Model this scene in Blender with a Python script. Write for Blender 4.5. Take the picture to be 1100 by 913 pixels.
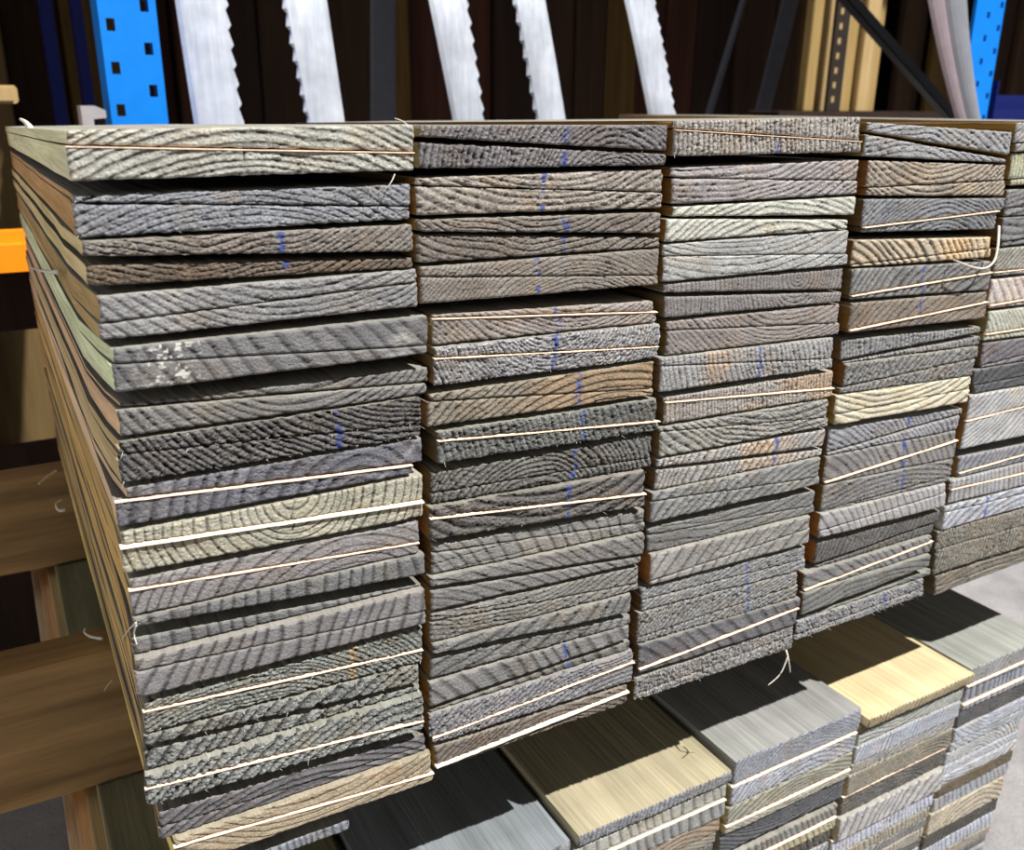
import bpy, math, random
import numpy as np
from mathutils import Vector, Matrix

for o in list(bpy.data.objects):
    bpy.data.objects.remove(o)
S = bpy.context.scene
COLL = S.collection

# ------------------------------------------------------------ camera, light, exposure
YAW, PITCH, ROLL = 0.512469, 0.332858, 0.007325
CAM = Vector((-0.03286, -0.42313, 0.00834))
fwd = Vector((math.sin(YAW)*math.cos(PITCH), math.cos(YAW)*math.cos(PITCH), -math.sin(PITCH)))
r0 = Vector((math.cos(YAW), -math.sin(YAW), 0)); u0 = r0.cross(fwd)
rt = math.cos(ROLL)*r0 + math.sin(ROLL)*u0; up = -math.sin(ROLL)*r0 + math.cos(ROLL)*u0
cd = bpy.data.cameras.new('camera'); cam = bpy.data.objects.new('camera', cd); COLL.objects.link(cam)
cam.matrix_world = Matrix(((rt.x, up.x, -fwd.x, CAM.x), (rt.y, up.y, -fwd.y, CAM.y), (rt.z, up.z, -fwd.z, CAM.z), (0, 0, 0, 1)))
cd.sensor_width = 36; cd.sensor_fit = 'HORIZONTAL'; cd.lens = 988.03/1100*36
cd.clip_start = .02; cd.clip_end = 60
cd.dof.use_dof = True; cd.dof.focus_distance = .53; cd.dof.aperture_fstop = 14
S.camera = cam

sd = bpy.data.lights.new('sun', 'SUN'); sun = bpy.data.objects.new('sun', sd); COLL.objects.link(sun)
sun.rotation_euler = Vector((-.36, .57, -1)).to_track_quat('-Z', 'Y').to_euler()
sun.location = (1, -2, 3)
sd.energy = 7.7; sd.angle = .0093; sd.color = (1, .985, .96)

W = bpy.data.worlds.new('sky'); S.world = W; W.use_nodes = True
wn = W.node_tree.nodes; wl = W.node_tree.links; wn.clear()
tc = wn.new('ShaderNodeTexCoord')
dp = wn.new('ShaderNodeVectorMath'); dp.operation = 'DOT_PRODUCT'
dp.inputs[1].default_value = Vector((-.97, .05, .10)).normalized()
wl.new(tc.outputs['Generated'], dp.inputs[0])
rp = wn.new('ShaderNodeValToRGB'); wl.new(dp.outputs['Value'], rp.inputs[0])
rp.color_ramp.elements[0].position = .25; rp.color_ramp.elements[0].color = (.012, .014, .018, 1)
rp.color_ramp.elements[1].position = 1; rp.color_ramp.elements[1].color = (1.0, 1.0, 1.0, 1)
bg = wn.new('ShaderNodeBackground'); bg.inputs['Strength'].default_value = 1.35
wl.new(rp.outputs[0], bg.inputs['Color'])
wo = wn.new('ShaderNodeOutputWorld'); wl.new(bg.outputs[0], wo.inputs[0])

S.view_settings.view_transform = 'Standard'; S.view_settings.look = 'None'
S.view_settings.exposure = 0.0; S.view_settings.gamma = 1; S.view_settings.use_curve_mapping = False

# ------------------------------------------------------------ helpers
def lin(c):
    r = []
    for v in c:
        v /= 255.
        r.append(v/12.92 if v <= .04045 else ((v+.055)/1.055)**2.4)
    return tuple(r)

def vnoise(x, y, seed=0):
    x = np.asarray(x, float); y = np.asarray(y, float)
    ix = np.floor(x).astype(np.int64); iy = np.floor(y).astype(np.int64)
    fx = x-ix; fy = y-iy; fx = fx*fx*(3-2*fx); fy = fy*fy*(3-2*fy)
    def h(a, b):
        n = (a*374761393 + b*668265263 + seed*1442695041) & 0xffffffff
        n = ((n ^ (n >> 13))*1274126177) & 0xffffffff
        return ((n ^ (n >> 16)) & 0xffff)/65535.
    a = h(ix, iy); b = h(ix+1, iy); c = h(ix, iy+1); d = h(ix+1, iy+1)
    return (a*(1-fx)+b*fx)*(1-fy)+(c*(1-fx)+d*fx)*fy

def link(name, me, mats, parent=None):
    o = bpy.data.objects.new(name, me); COLL.objects.link(o)
    if not isinstance(mats, (list, tuple)): mats = [mats]
    for m in mats: me.materials.append(m)
    if parent is not None: o.parent = parent
    return o

def tag(o, label=None, cat=None, group=None, kind=None):
    if label: o['label'] = label
    if cat: o['category'] = cat
    if group: o['group'] = group
    if kind: o['kind'] = kind
    return o

class MB:
    """collects boxes, prisms and tubes of one part"""
    def __init__(s): s.v = []; s.f = []
    def box(s, x0, x1, y0, y1, z0, z1, bev=0.0):
        n = len(s.v)
        if bev <= 0:
            s.v += [(x, y, z) for z in (z0, z1) for y in (y0, y1) for x in (x0, x1)]
            s.f += [tuple(n+i for i in q) for q in ((0, 2, 3, 1), (4, 5, 7, 6), (0, 1, 5, 4), (2, 6, 7, 3), (0, 4, 6, 2), (1, 3, 7, 5))]
        else:
            b = bev
            prof = [(x0+b, z0), (x1-b, z0), (x1, z0+b), (x1, z1-b), (x1-b, z1), (x0+b, z1), (x0, z1-b), (x0, z0+b)]
            for y in (y0, y1): s.v += [(p[0], y, p[1]) for p in prof]
            s.f.append(tuple(range(n, n+8))); s.f.append(tuple(range(n+15, n+7, -1)))
            for i in range(8):
                j = (i+1) % 8; s.f.append((n+i, n+8+i, n+8+j, n+j))
        return s
    def prism(s, prof, off):
        """closed 3-D outline swept by the vector off"""
        n = len(s.v); k = len(prof)
        s.v += [tuple(p) for p in prof]; s.v += [tuple(p[i]+off[i] for i in range(3)) for p in prof]
        s.f.append(tuple(range(n, n+k))); s.f.append(tuple(range(n+2*k-1, n+k-1, -1)))
        for i in range(k):
            j = (i+1) % k; s.f.append((n+i, n+k+i, n+k+j, n+j))
        return s
    def tube(s, pts, rad, n=5):
        base = len(s.v); pts = [Vector(p) for p in pts]
        for i, p in enumerate(pts):
            t = (pts[min(i+1, len(pts)-1)]-pts[max(i-1, 0)]).normalized()
            a = t.cross(Vector((.13, .9, .41))); a.normalize(); b = t.cross(a)
            r = rad(i/(len(pts)-1)) if callable(rad) else rad
            for k in range(n):
                w = 2*math.pi*k/n; s.v.append(tuple(p+a*math.cos(w)*r+b*math.sin(w)*r))
        for i in range(len(pts)-1):
            for k in range(n):
                q = (k+1) % n; s.f.append((base+i*n+k, base+i*n+q, base+i*n+n+q, base+i*n+n+k))
        s.f.append(tuple(base+k for k in range(n))[::-1]); s.f.append(tuple(base+(len(pts)-1)*n+k for k in range(n)))
        return s
    def build(s, name, m, parent=None, smooth=False):
        me = bpy.data.meshes.new(name); me.from_pydata(s.v, [], s.f); me.update()
        if smooth:
            for p in me.polygons: p.use_smooth = True
        return link(name, me, m, parent)

# ------------------------------------------------------------ materials
class NT:
    def __init__(s, name):
        s.m = bpy.data.materials.new(name); s.m.use_nodes = True
        s.t = s.m.node_tree; s.t.nodes.clear()
        s.out = s.n('ShaderNodeOutputMaterial'); s.b = s.n('ShaderNodeBsdfPrincipled')
        s.l(s.b.outputs[0], s.out.inputs[0])
    def n(s, t, **k):
        x = s.t.nodes.new(t)
        for a, v in k.items(): setattr(x, a, v)
        return x
    def l(s, a, b): s.t.links.new(a, b)
    def attr(s, name, kind='GEOMETRY'):
        return s.n('ShaderNodeAttribute', attribute_name=name, attribute_type=kind)
    def noise(s, vec, scale, detail=4, rough=.6):
        x = s.n('ShaderNodeTexNoise'); x.inputs['Scale'].default_value = scale
        x.inputs['Detail'].default_value = detail; x.inputs['Roughness'].default_value = rough
        if vec is not None: s.l(vec, x.inputs['Vector'])
        return x.outputs['Fac']
    def mapping(s, sc, src='Object'):
        c = s.n('ShaderNodeTexCoord'); m = s.n('ShaderNodeMapping'); m.inputs['Scale'].default_value = sc
        # every object gets its own piece of the pattern
        oi = s.n('ShaderNodeObjectInfo'); k = s.n('ShaderNodeVectorMath', operation='SCALE'); k.inputs[0].default_value = (37.1, 53.7, 71.3)
        s.l(oi.outputs['Random'], k.inputs['Scale'])
        s.l(k.outputs[0], m.inputs['Location']); s.l(c.outputs[src], m.inputs['Vector']); return m.outputs[0]
    def rng(s, v, a, b, c, d):
        x = s.n('ShaderNodeMapRange'); s.l(v, x.inputs[0])
        for i, q in enumerate((a, b, c, d)): x.inputs[i+1].default_value = q
        return x.outputs[0]
    def mul(s, col, fac):
        x = s.n('ShaderNodeVectorMath', operation='SCALE'); s.l(col, x.inputs[0]); s.l(fac, x.inputs['Scale']); return x.outputs[0]
    def mix(s, fac, a, b):
        x = s.n('ShaderNodeMix', data_type='RGBA')
        if isinstance(fac, float): x.inputs[0].default_value = fac
        else: s.l(fac, x.inputs[0])
        for i, q in ((6, a), (7, b)):
            if isinstance(q, tuple): x.inputs[i].default_value = (*q, 1)
            else: s.l(q, x.inputs[i])
        return x.outputs[2]
    def math(s, op, a, b):
        x = s.n('ShaderNodeMath', operation=op)
        for i, q in ((0, a), (1, b)):
            if isinstance(q, (int, float)): x.inputs[i].default_value = q
            else: s.l(q, x.inputs[i])
        return x.outputs[0]
    def finish(s, col, rough=.85, bump=None, strength=.5, dist=.0005, metallic=0, spec=.25):
        if isinstance(col, tuple): s.b.inputs['Base Color'].default_value = (*col, 1)
        else: s.l(col, s.b.inputs['Base Color'])
        s.b.inputs['Roughness'].default_value = rough; s.b.inputs['Metallic'].default_value = metallic
        s.b.inputs['Specular IOR Level'].default_value = spec
        if bump is not None:
            k = s.n('ShaderNodeBump'); k.inputs['Strength'].default_value = strength; k.inputs['Distance'].default_value = dist
            s.l(bump, k.inputs['Height']); s.l(k.outputs[0], s.b.inputs['Normal'])
        return s.m

def mat_end():
    t = NT('weathered_end_grain')
    tone = t.attr('tone', 'OBJECT').outputs['Color']
    ring = t.attr('ring').outputs['Fac']; pen = t.attr('pen').outputs['Fac']; warm = t.attr('warm').outputs['Fac']
    ob = t.mapping((1, .2, 1))
    lo = t.noise(ob, 55, 3, .6); hi = t.noise(ob, 900, 2, .7)
    col = t.mul(tone, t.rng(lo, .25, .75, .80, 1.24))
    rough = t.attr('rough', 'OBJECT').outputs['Fac']
    col = t.mul(col, t.math('ADD', t.math('MULTIPLY', t.math('MULTIPLY', t.math('SUBTRACT', hi, .5), 3.4), rough), 1.))
    lo2 = t.noise(t.mapping((1.3, .2, 1.3)), 28, 3, .55)
    tint = t.n('ShaderNodeVectorMath', operation='MULTIPLY'); t.l(col, tint.inputs[0]); tint.inputs[1].default_value = (1.10, .96, .80)
    col = t.mix(t.rng(lo2, .5, .7, 0., .7), col, tint.outputs[0])
    gl = t.n('ShaderNodeVectorMath', operation='MULTIPLY'); t.l(col, gl.inputs[0]); gl.inputs[1].default_value = (1.55, 1.12, .72)
    col = t.mix(warm, col, gl.outputs[0])
    rd = t.n('ShaderNodeVectorMath', operation='MULTIPLY'); t.l(col, rd.inputs[0]); rd.inputs[1].default_value = (.25, .235, .245)
    col = t.mix(ring, col, rd.outputs[0])
    col = t.mix(pen, col, (.045, .07, .24))
    col = t.mix(t.attr('pale').outputs['Fac'], col, (.58, .56, .52))
    return t.finish(col, .8, hi, .8, .0008, spec=.3)

def mat_side():
    t = NT('long_grain_side')
    # weathered upper and lower faces, fresher edges
    ge = t.n('ShaderNodeNewGeometry'); sp = t.n('ShaderNodeSeparateXYZ'); t.l(ge.outputs['True Normal'], sp.inputs[0])
    up = t.math('GREATER_THAN', t.math('ABSOLUTE', sp.outputs[2], 0), .5)
    tone = t.mix(up, t.attr('side', 'OBJECT').outputs['Color'], t.attr('top', 'OBJECT').outputs['Color'])
    a = t.noise(t.mapping((70, 3.5, 70)), 1, 5, .65); b = t.noise(t.mapping((600, 14, 600)), 1, 3, .6)
    c = t.noise(t.mapping((18, 9, 18)), 1, 3, .5)
    col = t.mul(tone, t.rng(a, .3, .7, .72, 1.22)); col = t.mul(col, t.rng(b, .3, .7, .82, 1.15))
    tint = t.n('ShaderNodeVectorMath', operation='MULTIPLY'); t.l(col, tint.inputs[0]); tint.inputs[1].default_value = (.95, .98, .93)
    col = t.mix(t.rng(c, .45, .65, 0., .8), col, tint.outputs[0])
    return t.finish(col, .8, b, .5, .0008, spec=.25)

def mat_wood(name, c, sc=(60, 60, 3), var=.35, rough=.8, bump=.4):
    t = NT(name); a = t.noise(t.mapping(sc), 1, 5, .65); b = t.noise(t.mapping(tuple(q*.15 for q in sc)), 1, 2, .5)
    rgb = t.n('ShaderNodeRGB'); rgb.outputs[0].default_value = (*lin(c), 1)
    col = t.mul(t.mul(rgb.outputs[0], t.rng(a, .3, .7, 1-var, 1+var*.8)), t.rng(b, .3, .7, .75, 1.2))
    return t.finish(col, rough, a, bump, .001)

def mat_plain(name, c, rough=.5, metallic=0, spec=.4, var=.12, scale=40):
    t = NT(name); a = t.noise(t.mapping((1, 1, 1)), scale, 4, .6)
    rgb = t.n('ShaderNodeRGB'); rgb.outputs[0].default_value = (*lin(c), 1)
    col = t.mul(rgb.outputs[0], t.rng(a, .3, .7, 1-var, 1+var))
    return t.finish(col, rough, a, .1, .0005, metallic, spec)

def mat_concrete():
    t = NT('concrete_floor')
    a = t.noise(t.mapping((1, 1, 1)), 9, 6, .65); b = t.noise(t.mapping((1, 1, 1)), 260, 3, .7)
    rgb = t.n('ShaderNodeRGB'); rgb.outputs[0].default_value = (*lin((146, 143, 142)), 1)
    col = t.mul(t.mul(rgb.outputs[0], t.rng(a, .3, .7, .72, 1.2)), t.rng(b, .3, .7, .8, 1.15))
    return t.finish(col, .85, b, .4, .002)

def mat_steel():
    t = NT('brushed_steel')
    a = t.noise(t.mapping((140, 140, 1.5)), 1, 3, .6); b = t.noise(t.mapping((1, 1, 1)), 14, 3, .6)
    col = t.mix(t.rng(a, .3, .7, 0., 1.), (.60, .65, .76), (.80, .83, .90))
    col = t.mul(col, t.rng(b, .3, .7, .75, 1.15))
    return t.finish(col, .38, a, .08, .0004, .35, .5)

END = mat_end(); SIDE = mat_side()
SPLINT = mat_plain('fresh_splinter', (248, 218, 190), .7, 0, .2, .25, 400)
SPLINT2 = mat_plain('bright_splinter', (252, 236, 214), .7, 0, .2, .12, 400)
HAIR = mat_plain('grey_fibre', (205, 200, 188), .8, 0, .2, .15, 300)
CONC = mat_concrete(); STEEL = mat_steel()

# ------------------------------------------------------------ the setting
def struct(name, mb, m):
    o = mb.build(name, m); o['kind'] = 'structure'; return o
FZ = -.862
struct('floor', MB().box(-4, 7, -3, 5, FZ-.1, FZ), CONC)
struct('ceiling', MB().box(-3, 6.5, .92, 3.4, 2.1, 2.16), mat_plain('roof_sheet', (70, 68, 66), .7))
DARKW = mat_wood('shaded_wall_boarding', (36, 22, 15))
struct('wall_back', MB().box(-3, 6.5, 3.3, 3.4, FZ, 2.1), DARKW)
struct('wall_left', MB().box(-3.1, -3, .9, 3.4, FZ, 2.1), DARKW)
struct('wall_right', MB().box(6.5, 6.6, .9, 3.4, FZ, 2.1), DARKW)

# ------------------------------------------------------------ boards
DEPTH = .72
def sag(z):
    return z - .013*np.clip(1+np.asarray(z)/.377, 0., 1.2)

def board(name, x0, x1, zTL, zBL, zTR, zBR, y0, tone, pith, sp, amp, fuzz, fr, mark, crack, side, extra, label, group,
          res=.0006, seed=0, depth=DEPTH, sagf=sag, hair=True, cat='board', sidevar=.0006, end_y=None, top=None, sgain=1.0, left=None):
    y0 = y0*.6 if group == GU else y0
    W = x1-x0; th = max(zTL-zBL, zTR-zBR)
    nx = max(24, int(W/res)); nz = max(4, int(th/(res*1.05)))
    u = np.linspace(0, 1, nx+1)[:, None]; v = np.linspace(0, 1, nz+1)[None, :]
    X = x0+W*u + 0*v
    zb = zBL+(zBR-zBL)*u; zt = zTL+(zTR-zTL)*u
    tk = np.maximum(zt-zb, .0005)
    # ragged edges, always inward so that neighbours stay apart
    jag = .00025+.0006*fuzz
    eb = np.minimum(jag*vnoise(X[:, :1]/.0022, 3.1, seed+1)*vnoise(X[:, :1]/.009, 1.7, seed+5)*1.6, tk*.3)
    et = np.minimum(jag*vnoise(X[:, :1]/.0022, 9.7, seed+2)*vnoise(X[:, :1]/.009, 8.7, seed+6)*1.6, tk*.3)
    Z = (zb+eb)+(zt-et-zb-eb)*v
    edge = np.minimum(u, 1-u)*W
    sj = .0009*vnoise(Z/.0016, 4.4, seed+3)
    X = X+np.where(u < .5, 1, -1)*sj*np.clip(1-edge/.004, 0, 1)
    # growth rings about the pith
    wob = (vnoise(X/.024, Z/.024, seed % 977)-.5)*.0044+(vnoise(X/.007, Z/.007, seed % 911)-.5)*.0007
    r = np.sqrt((X-pith[0])**2+((Z-pith[1])*1.08)**2)+wob
    t = r/sp*(1+0*r); t = t+.35*np.sin(t*.7+seed)
    f = t-np.floor(t)
    st = .36+.3*((seed*7919) % 97)/97.
    dark = np.clip((f-st)/(.86-st)*1.15, 0, 1)*np.clip((1-f)/.13, 0, 1)
    dark = dark*(.72+.28*vnoise(X/.011, Z/.005, seed+8))
    fib = vnoise(X/.0011, Z/.0009, seed+11); fib2 = vnoise(X/.0024, Z/.0016, seed+12)
    pits = np.clip((fib2-.66)/.2, 0, 1)*(.35+.65*dark)
    lowf = vnoise(X/.025, Z/.012, seed+13)-.5
    patch = .45+.75*vnoise(X/.03, Z/.012, seed+14)
    fz = (.12+1.05*fuzz)*patch
    Y = y0+.0011*amp*dark+.0014*fz*(fib-.5)+.0024*fz*pits+.0012*lowf
    Y = Y+.0007*np.clip(1-np.minimum(v, 1-v)*tk/.0009, 0, 1)+.0012*np.clip(1-edge/.0012, 0, 1)
    ring = np.clip(dark*(.72+.5*amp)+pits*fz*.9, 0, 1)
    pen = np.zeros_like(X); warm = np.zeros_like(X); pale = np.zeros_like(X)
    if crack is not None:
        cx = crack*W+x0+(Z-(zBL+zTL)/2)*.12+(vnoise(Z/.004, 2.2, 77)-.5)*.002
        k = np.clip(1-np.abs(X-cx)/.0006, 0, 1)*np.clip(vnoise(Z/.006, 3.3, seed)*3-.6, 0, 1); Y = Y+.002*k; ring = np.maximum(ring, k)
    if mark is not None:
        mx = x0+mark*W+(vnoise(Z/.006, 5.5, seed//7+3)-.5)*.004
        k = np.clip(1.5-np.abs(X-mx)/.0016, 0, 1)
        pen = np.clip(k*np.clip((vnoise(X/.0016, Z/.0028, seed+21)-.36)*4, 0, 1), 0, .9)
    if extra == 'warm': warm = np.clip((vnoise(X/.03, Z/.02, seed//3+9)-.5)*3, 0, 1)*.55
    if extra == 'warmright': warm = np.clip((u-.55)*6, 0, 1)*np.clip(vnoise(X/.012, Z/.03, 41)*1.6-.3, 0, 1); ring = ring*(1-.85*np.clip((u-.5)*8, 0, 1)); Y = Y-0*u
    if extra == 'halfwarm': warm = np.clip((u-.35)*6, 0, 1)*.5
    if extra == 'stain': warm = np.clip(1.4-np.abs(u-.72)/.016, 0, 1)*.9
    if extra == 'knots':
        for kx in (.27, .35): warm = np.maximum(warm, np.clip(1.6-np.abs(u-kx)/.014, 0, 1)*np.clip(1.5-np.abs(v-.9)/.25, 0, 1))
        warm = np.maximum(warm, np.clip(1-np.abs(u-.3)/.1, 0, 1)*.5)
    if extra == 'grid':     # drying checks running out from the pith
        ang = np.arctan2(Z-pith[1], X-pith[0])*r/.0085; g = np.abs(ang-np.floor(ang)-.5)
        k = np.clip(1-g/.05, 0, 1)*np.clip(vnoise(X/.02, Z/.012, seed+51)*2.2-.4, 0, 1); ring = np.maximum(ring, k); Y = Y+.0012*k
    if extra == 'specks':
        k = np.clip((vnoise(X/.0014, Z/.0014, seed+61)-.62)*8, 0, 1)
        pale = k*np.clip(1.2-np.hypot((u-.16)/.10, (v-.55)/.8), 0, 1)+np.clip(1.3-np.hypot((u-.9)/.05, (v-.25)/.4), 0, 1)*vnoise(X/.002, Z/.002, 9)*.8
    if extra == 'resin':
        k = np.clip(1-np.abs(X-(x0+.83*W)+(Z-pith[1]-.004)*-.9)/.003, 0, 1); pale = k*.6*vnoise(X/.004, Z/.004, 8)
    nF = (nx+1)*(nz+1)
    idx = np.arange(nF).reshape(nx+1, nz+1)
    front = np.stack([X+0*Z, Y+0*Z, Z], -1).reshape(-1, 3)
    q = np.stack([idx[:-1, :-1], idx[1:, :-1], idx[1:, 1:], idx[:-1, 1:]], -1).reshape(-1, 4)
    loop = np.concatenate([idx[::3, 0] if False else idx[:-1, 0], idx[-1, :-1], idx[1:, -1][::-1], idx[0, 1:][::-1]])
    L = len(loop); lf = front[loop]
    rnd = random.Random(seed); rnd2 = rnd.uniform(-.0009, .0009); yb = (y0+depth+rnd.uniform(-.008, .008)) if end_y is None else end_y
    ns = 9; rings = [loop]; verts = [front]; n0 = nF
    cxm = (x0+x1)/2; 
    for k in range(1, ns+1):
        s = (k/ns)**1.5
        p = lf.copy(); p[:, 1] = lf[:, 1]*(1-s)+yb*s
        p[:, 2] = lf[:, 2]+(sagf(lf[:, 2])-lf[:, 2])*s
        inn = sidevar*vnoise(np.full(L, k*1.7), lf[:, 2]/.006, seed+31)*np.clip((np.abs(lf[:, 0]-cxm)-W*.46)/(W*.04), 0, 1)
        p[:, 0] = lf[:, 0]+np.where(lf[:, 0] < cxm, 1, -1)*inn
        if left is not None:      # the boards were squared up along the pack's side, only their ends wander
            wgt = min(1., s*depth/.05); wgt = wgt*wgt*(3-2*wgt)
            p[:, 0] += wgt*(left+rnd2-x0)*np.clip((cxm-lf[:, 0])/(W*.5), 0, 1)
        verts.append(p); rings.append(np.arange(n0, n0+L)); n0 += L
    V = np.concatenate(verts)
    sq = []
    for a, b in zip(rings[:-1], rings[1:]):
        sq.append(np.stack([a, b, np.roll(b, -1), np.roll(a, -1)], -1))
    sq = np.concatenate(sq)
    quads = np.concatenate([q, sq]); nq = len(quads)
    me = bpy.data.meshes.new(name)
    me.vertices.add(len(V)); me.vertices.foreach_set('co', V.astype(np.float32).ravel())
    cap = rings[-1][::-1]
    me.loops.add(nq*4+len(cap)); me.loops.foreach_set('vertex_index', np.concatenate([quads.ravel(), cap]).astype(np.int32))
    me.polygons.add(nq+1); me.polygons.foreach_set('loop_start', np.concatenate([np.arange(nq)*4, [nq*4]]).astype(np.int32))
    mi = np.zeros(nq+1, np.int32); mi[len(q):] = 1
    me.polygons.foreach_set('material_index', mi)
    me.update(calc_edges=True)
    for nm, a in (('ring', ring), ('pen', pen), ('warm', warm), ('pale', pale)):
        at = me.attributes.new(nm, 'FLOAT', 'POINT'); full = np.zeros(len(V), np.float32)
        full[:nF] = (a+0*Z).reshape(-1); at.data.foreach_set('value', full)
    # the origin sits at the board's front lower left corner
    org = Vector((x0, y0, min(zBL, zBR)))
    me.transform(Matrix.Translation(-org))
    o = link(name, me, [END, SIDE]); o.location = org
    tag(o, label, cat, group)
    g = .34*tone[0]+.5*tone[1]+.16*tone[2]; ds = .45
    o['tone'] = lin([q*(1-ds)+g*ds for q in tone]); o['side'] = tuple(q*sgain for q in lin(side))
    o['rough'] = min(1., .22+.8*fuzz)
    o['top'] = lin(top) if top else lin([.45*(q*(1-ds)+g*ds)+.55*e for q, e in zip(tone, (140, 134, 120))])
    if fr:
        fringe(o, org, x0, x1, zTL, zTR, y0, fr, seed, group != GU)
    if hair and fuzz >= .55:
        hairs(o, org, x0, x1, zTL, zBL, zTR, zBR, y0, int(26*fuzz), seed)
    return o

def fringe(o, org, x0, x1, zL, zR, y0, fr, seed, group_low=False):
    n = 110; xs = np.linspace(x0+.0004, x1-.0004, n)
    k = vnoise(xs/.006, 1.3, seed+41); k2 = vnoise(xs/.0017, 7.3, seed+42); big = vnoise(xs/.03, 3.3, seed+43)
    if fr == 1: th = .00025+.0003*k2*k; pr = .0002+.0009*k*(.3+big)
    elif fr == 2: th = .0004+.0003*k2; pr = .0004+.0006*k
    else: th = .0009+.0004*k2; pr = .0013+.0006*k
    if group_low: pr = pr*.55; th = th*.85
    z = zL+(zR-zL)*(xs-x0)/(x1-x0)-.0001
    vs = []; fs = []
    for i in range(n):
        a = y0+.0022; b = y0-pr[i]
        vs += [(xs[i], a, z[i]-th[i]*.5), (xs[i], b, z[i]-th[i]*.4-.0002), (xs[i], b, z[i]+th[i]*.1), (xs[i], a, z[i]+th[i]*.4)]
    for i in range(n-1):
        for j in range(4):
            p = i*4+j; q = i*4+(j+1) % 4; fs.append((p, q, q+4, p+4))
    fs += [(3, 2, 1, 0), tuple((n-1)*4+j for j in range(4))]
    me = bpy.data.meshes.new('splinter_edge'); me.from_pydata([tuple(Vector(v)-org) for v in vs], [], fs); me.update()
    f = link('splinter_edge', me, SPLINT if fr < 3 else SPLINT2, o); f['label'] = 'pale fresh splintered edge'

def hairs(o, org, x0, x1, zTL, zBL, zTR, zBR, y0, n, seed):
    R = random.Random(seed*3+1); mb = MB()
    for i in range(n):
        u = R.random(); top = R.random() < .6
        z = (zTL+(zTR-zTL)*u) if top else (zBL+(zBR-zBL)*u)
        z += (-.0006 if top else .0006)
        p = Vector((x0+(x1-x0)*u, y0+.0004, z)); l = R.uniform(.0012, .0034)
        d = Vector((R.uniform(-1, 1), -.8, R.uniform(-.4, .9))).normalized(); b = Vector((R.uniform(-1, 1), R.uniform(-.5, 0), R.uniform(-1, .4)))*.5
        mb.tube([p-org, p+d*l*.5-org, p+d*l+b*l*.5-org], lambda q: .00016*(1-.7*q), 3)
    h = mb.build('torn_fibres', HAIR, o); h['kind'] = 'stuff'; h['label'] = 'pale torn wood fibres'

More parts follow.
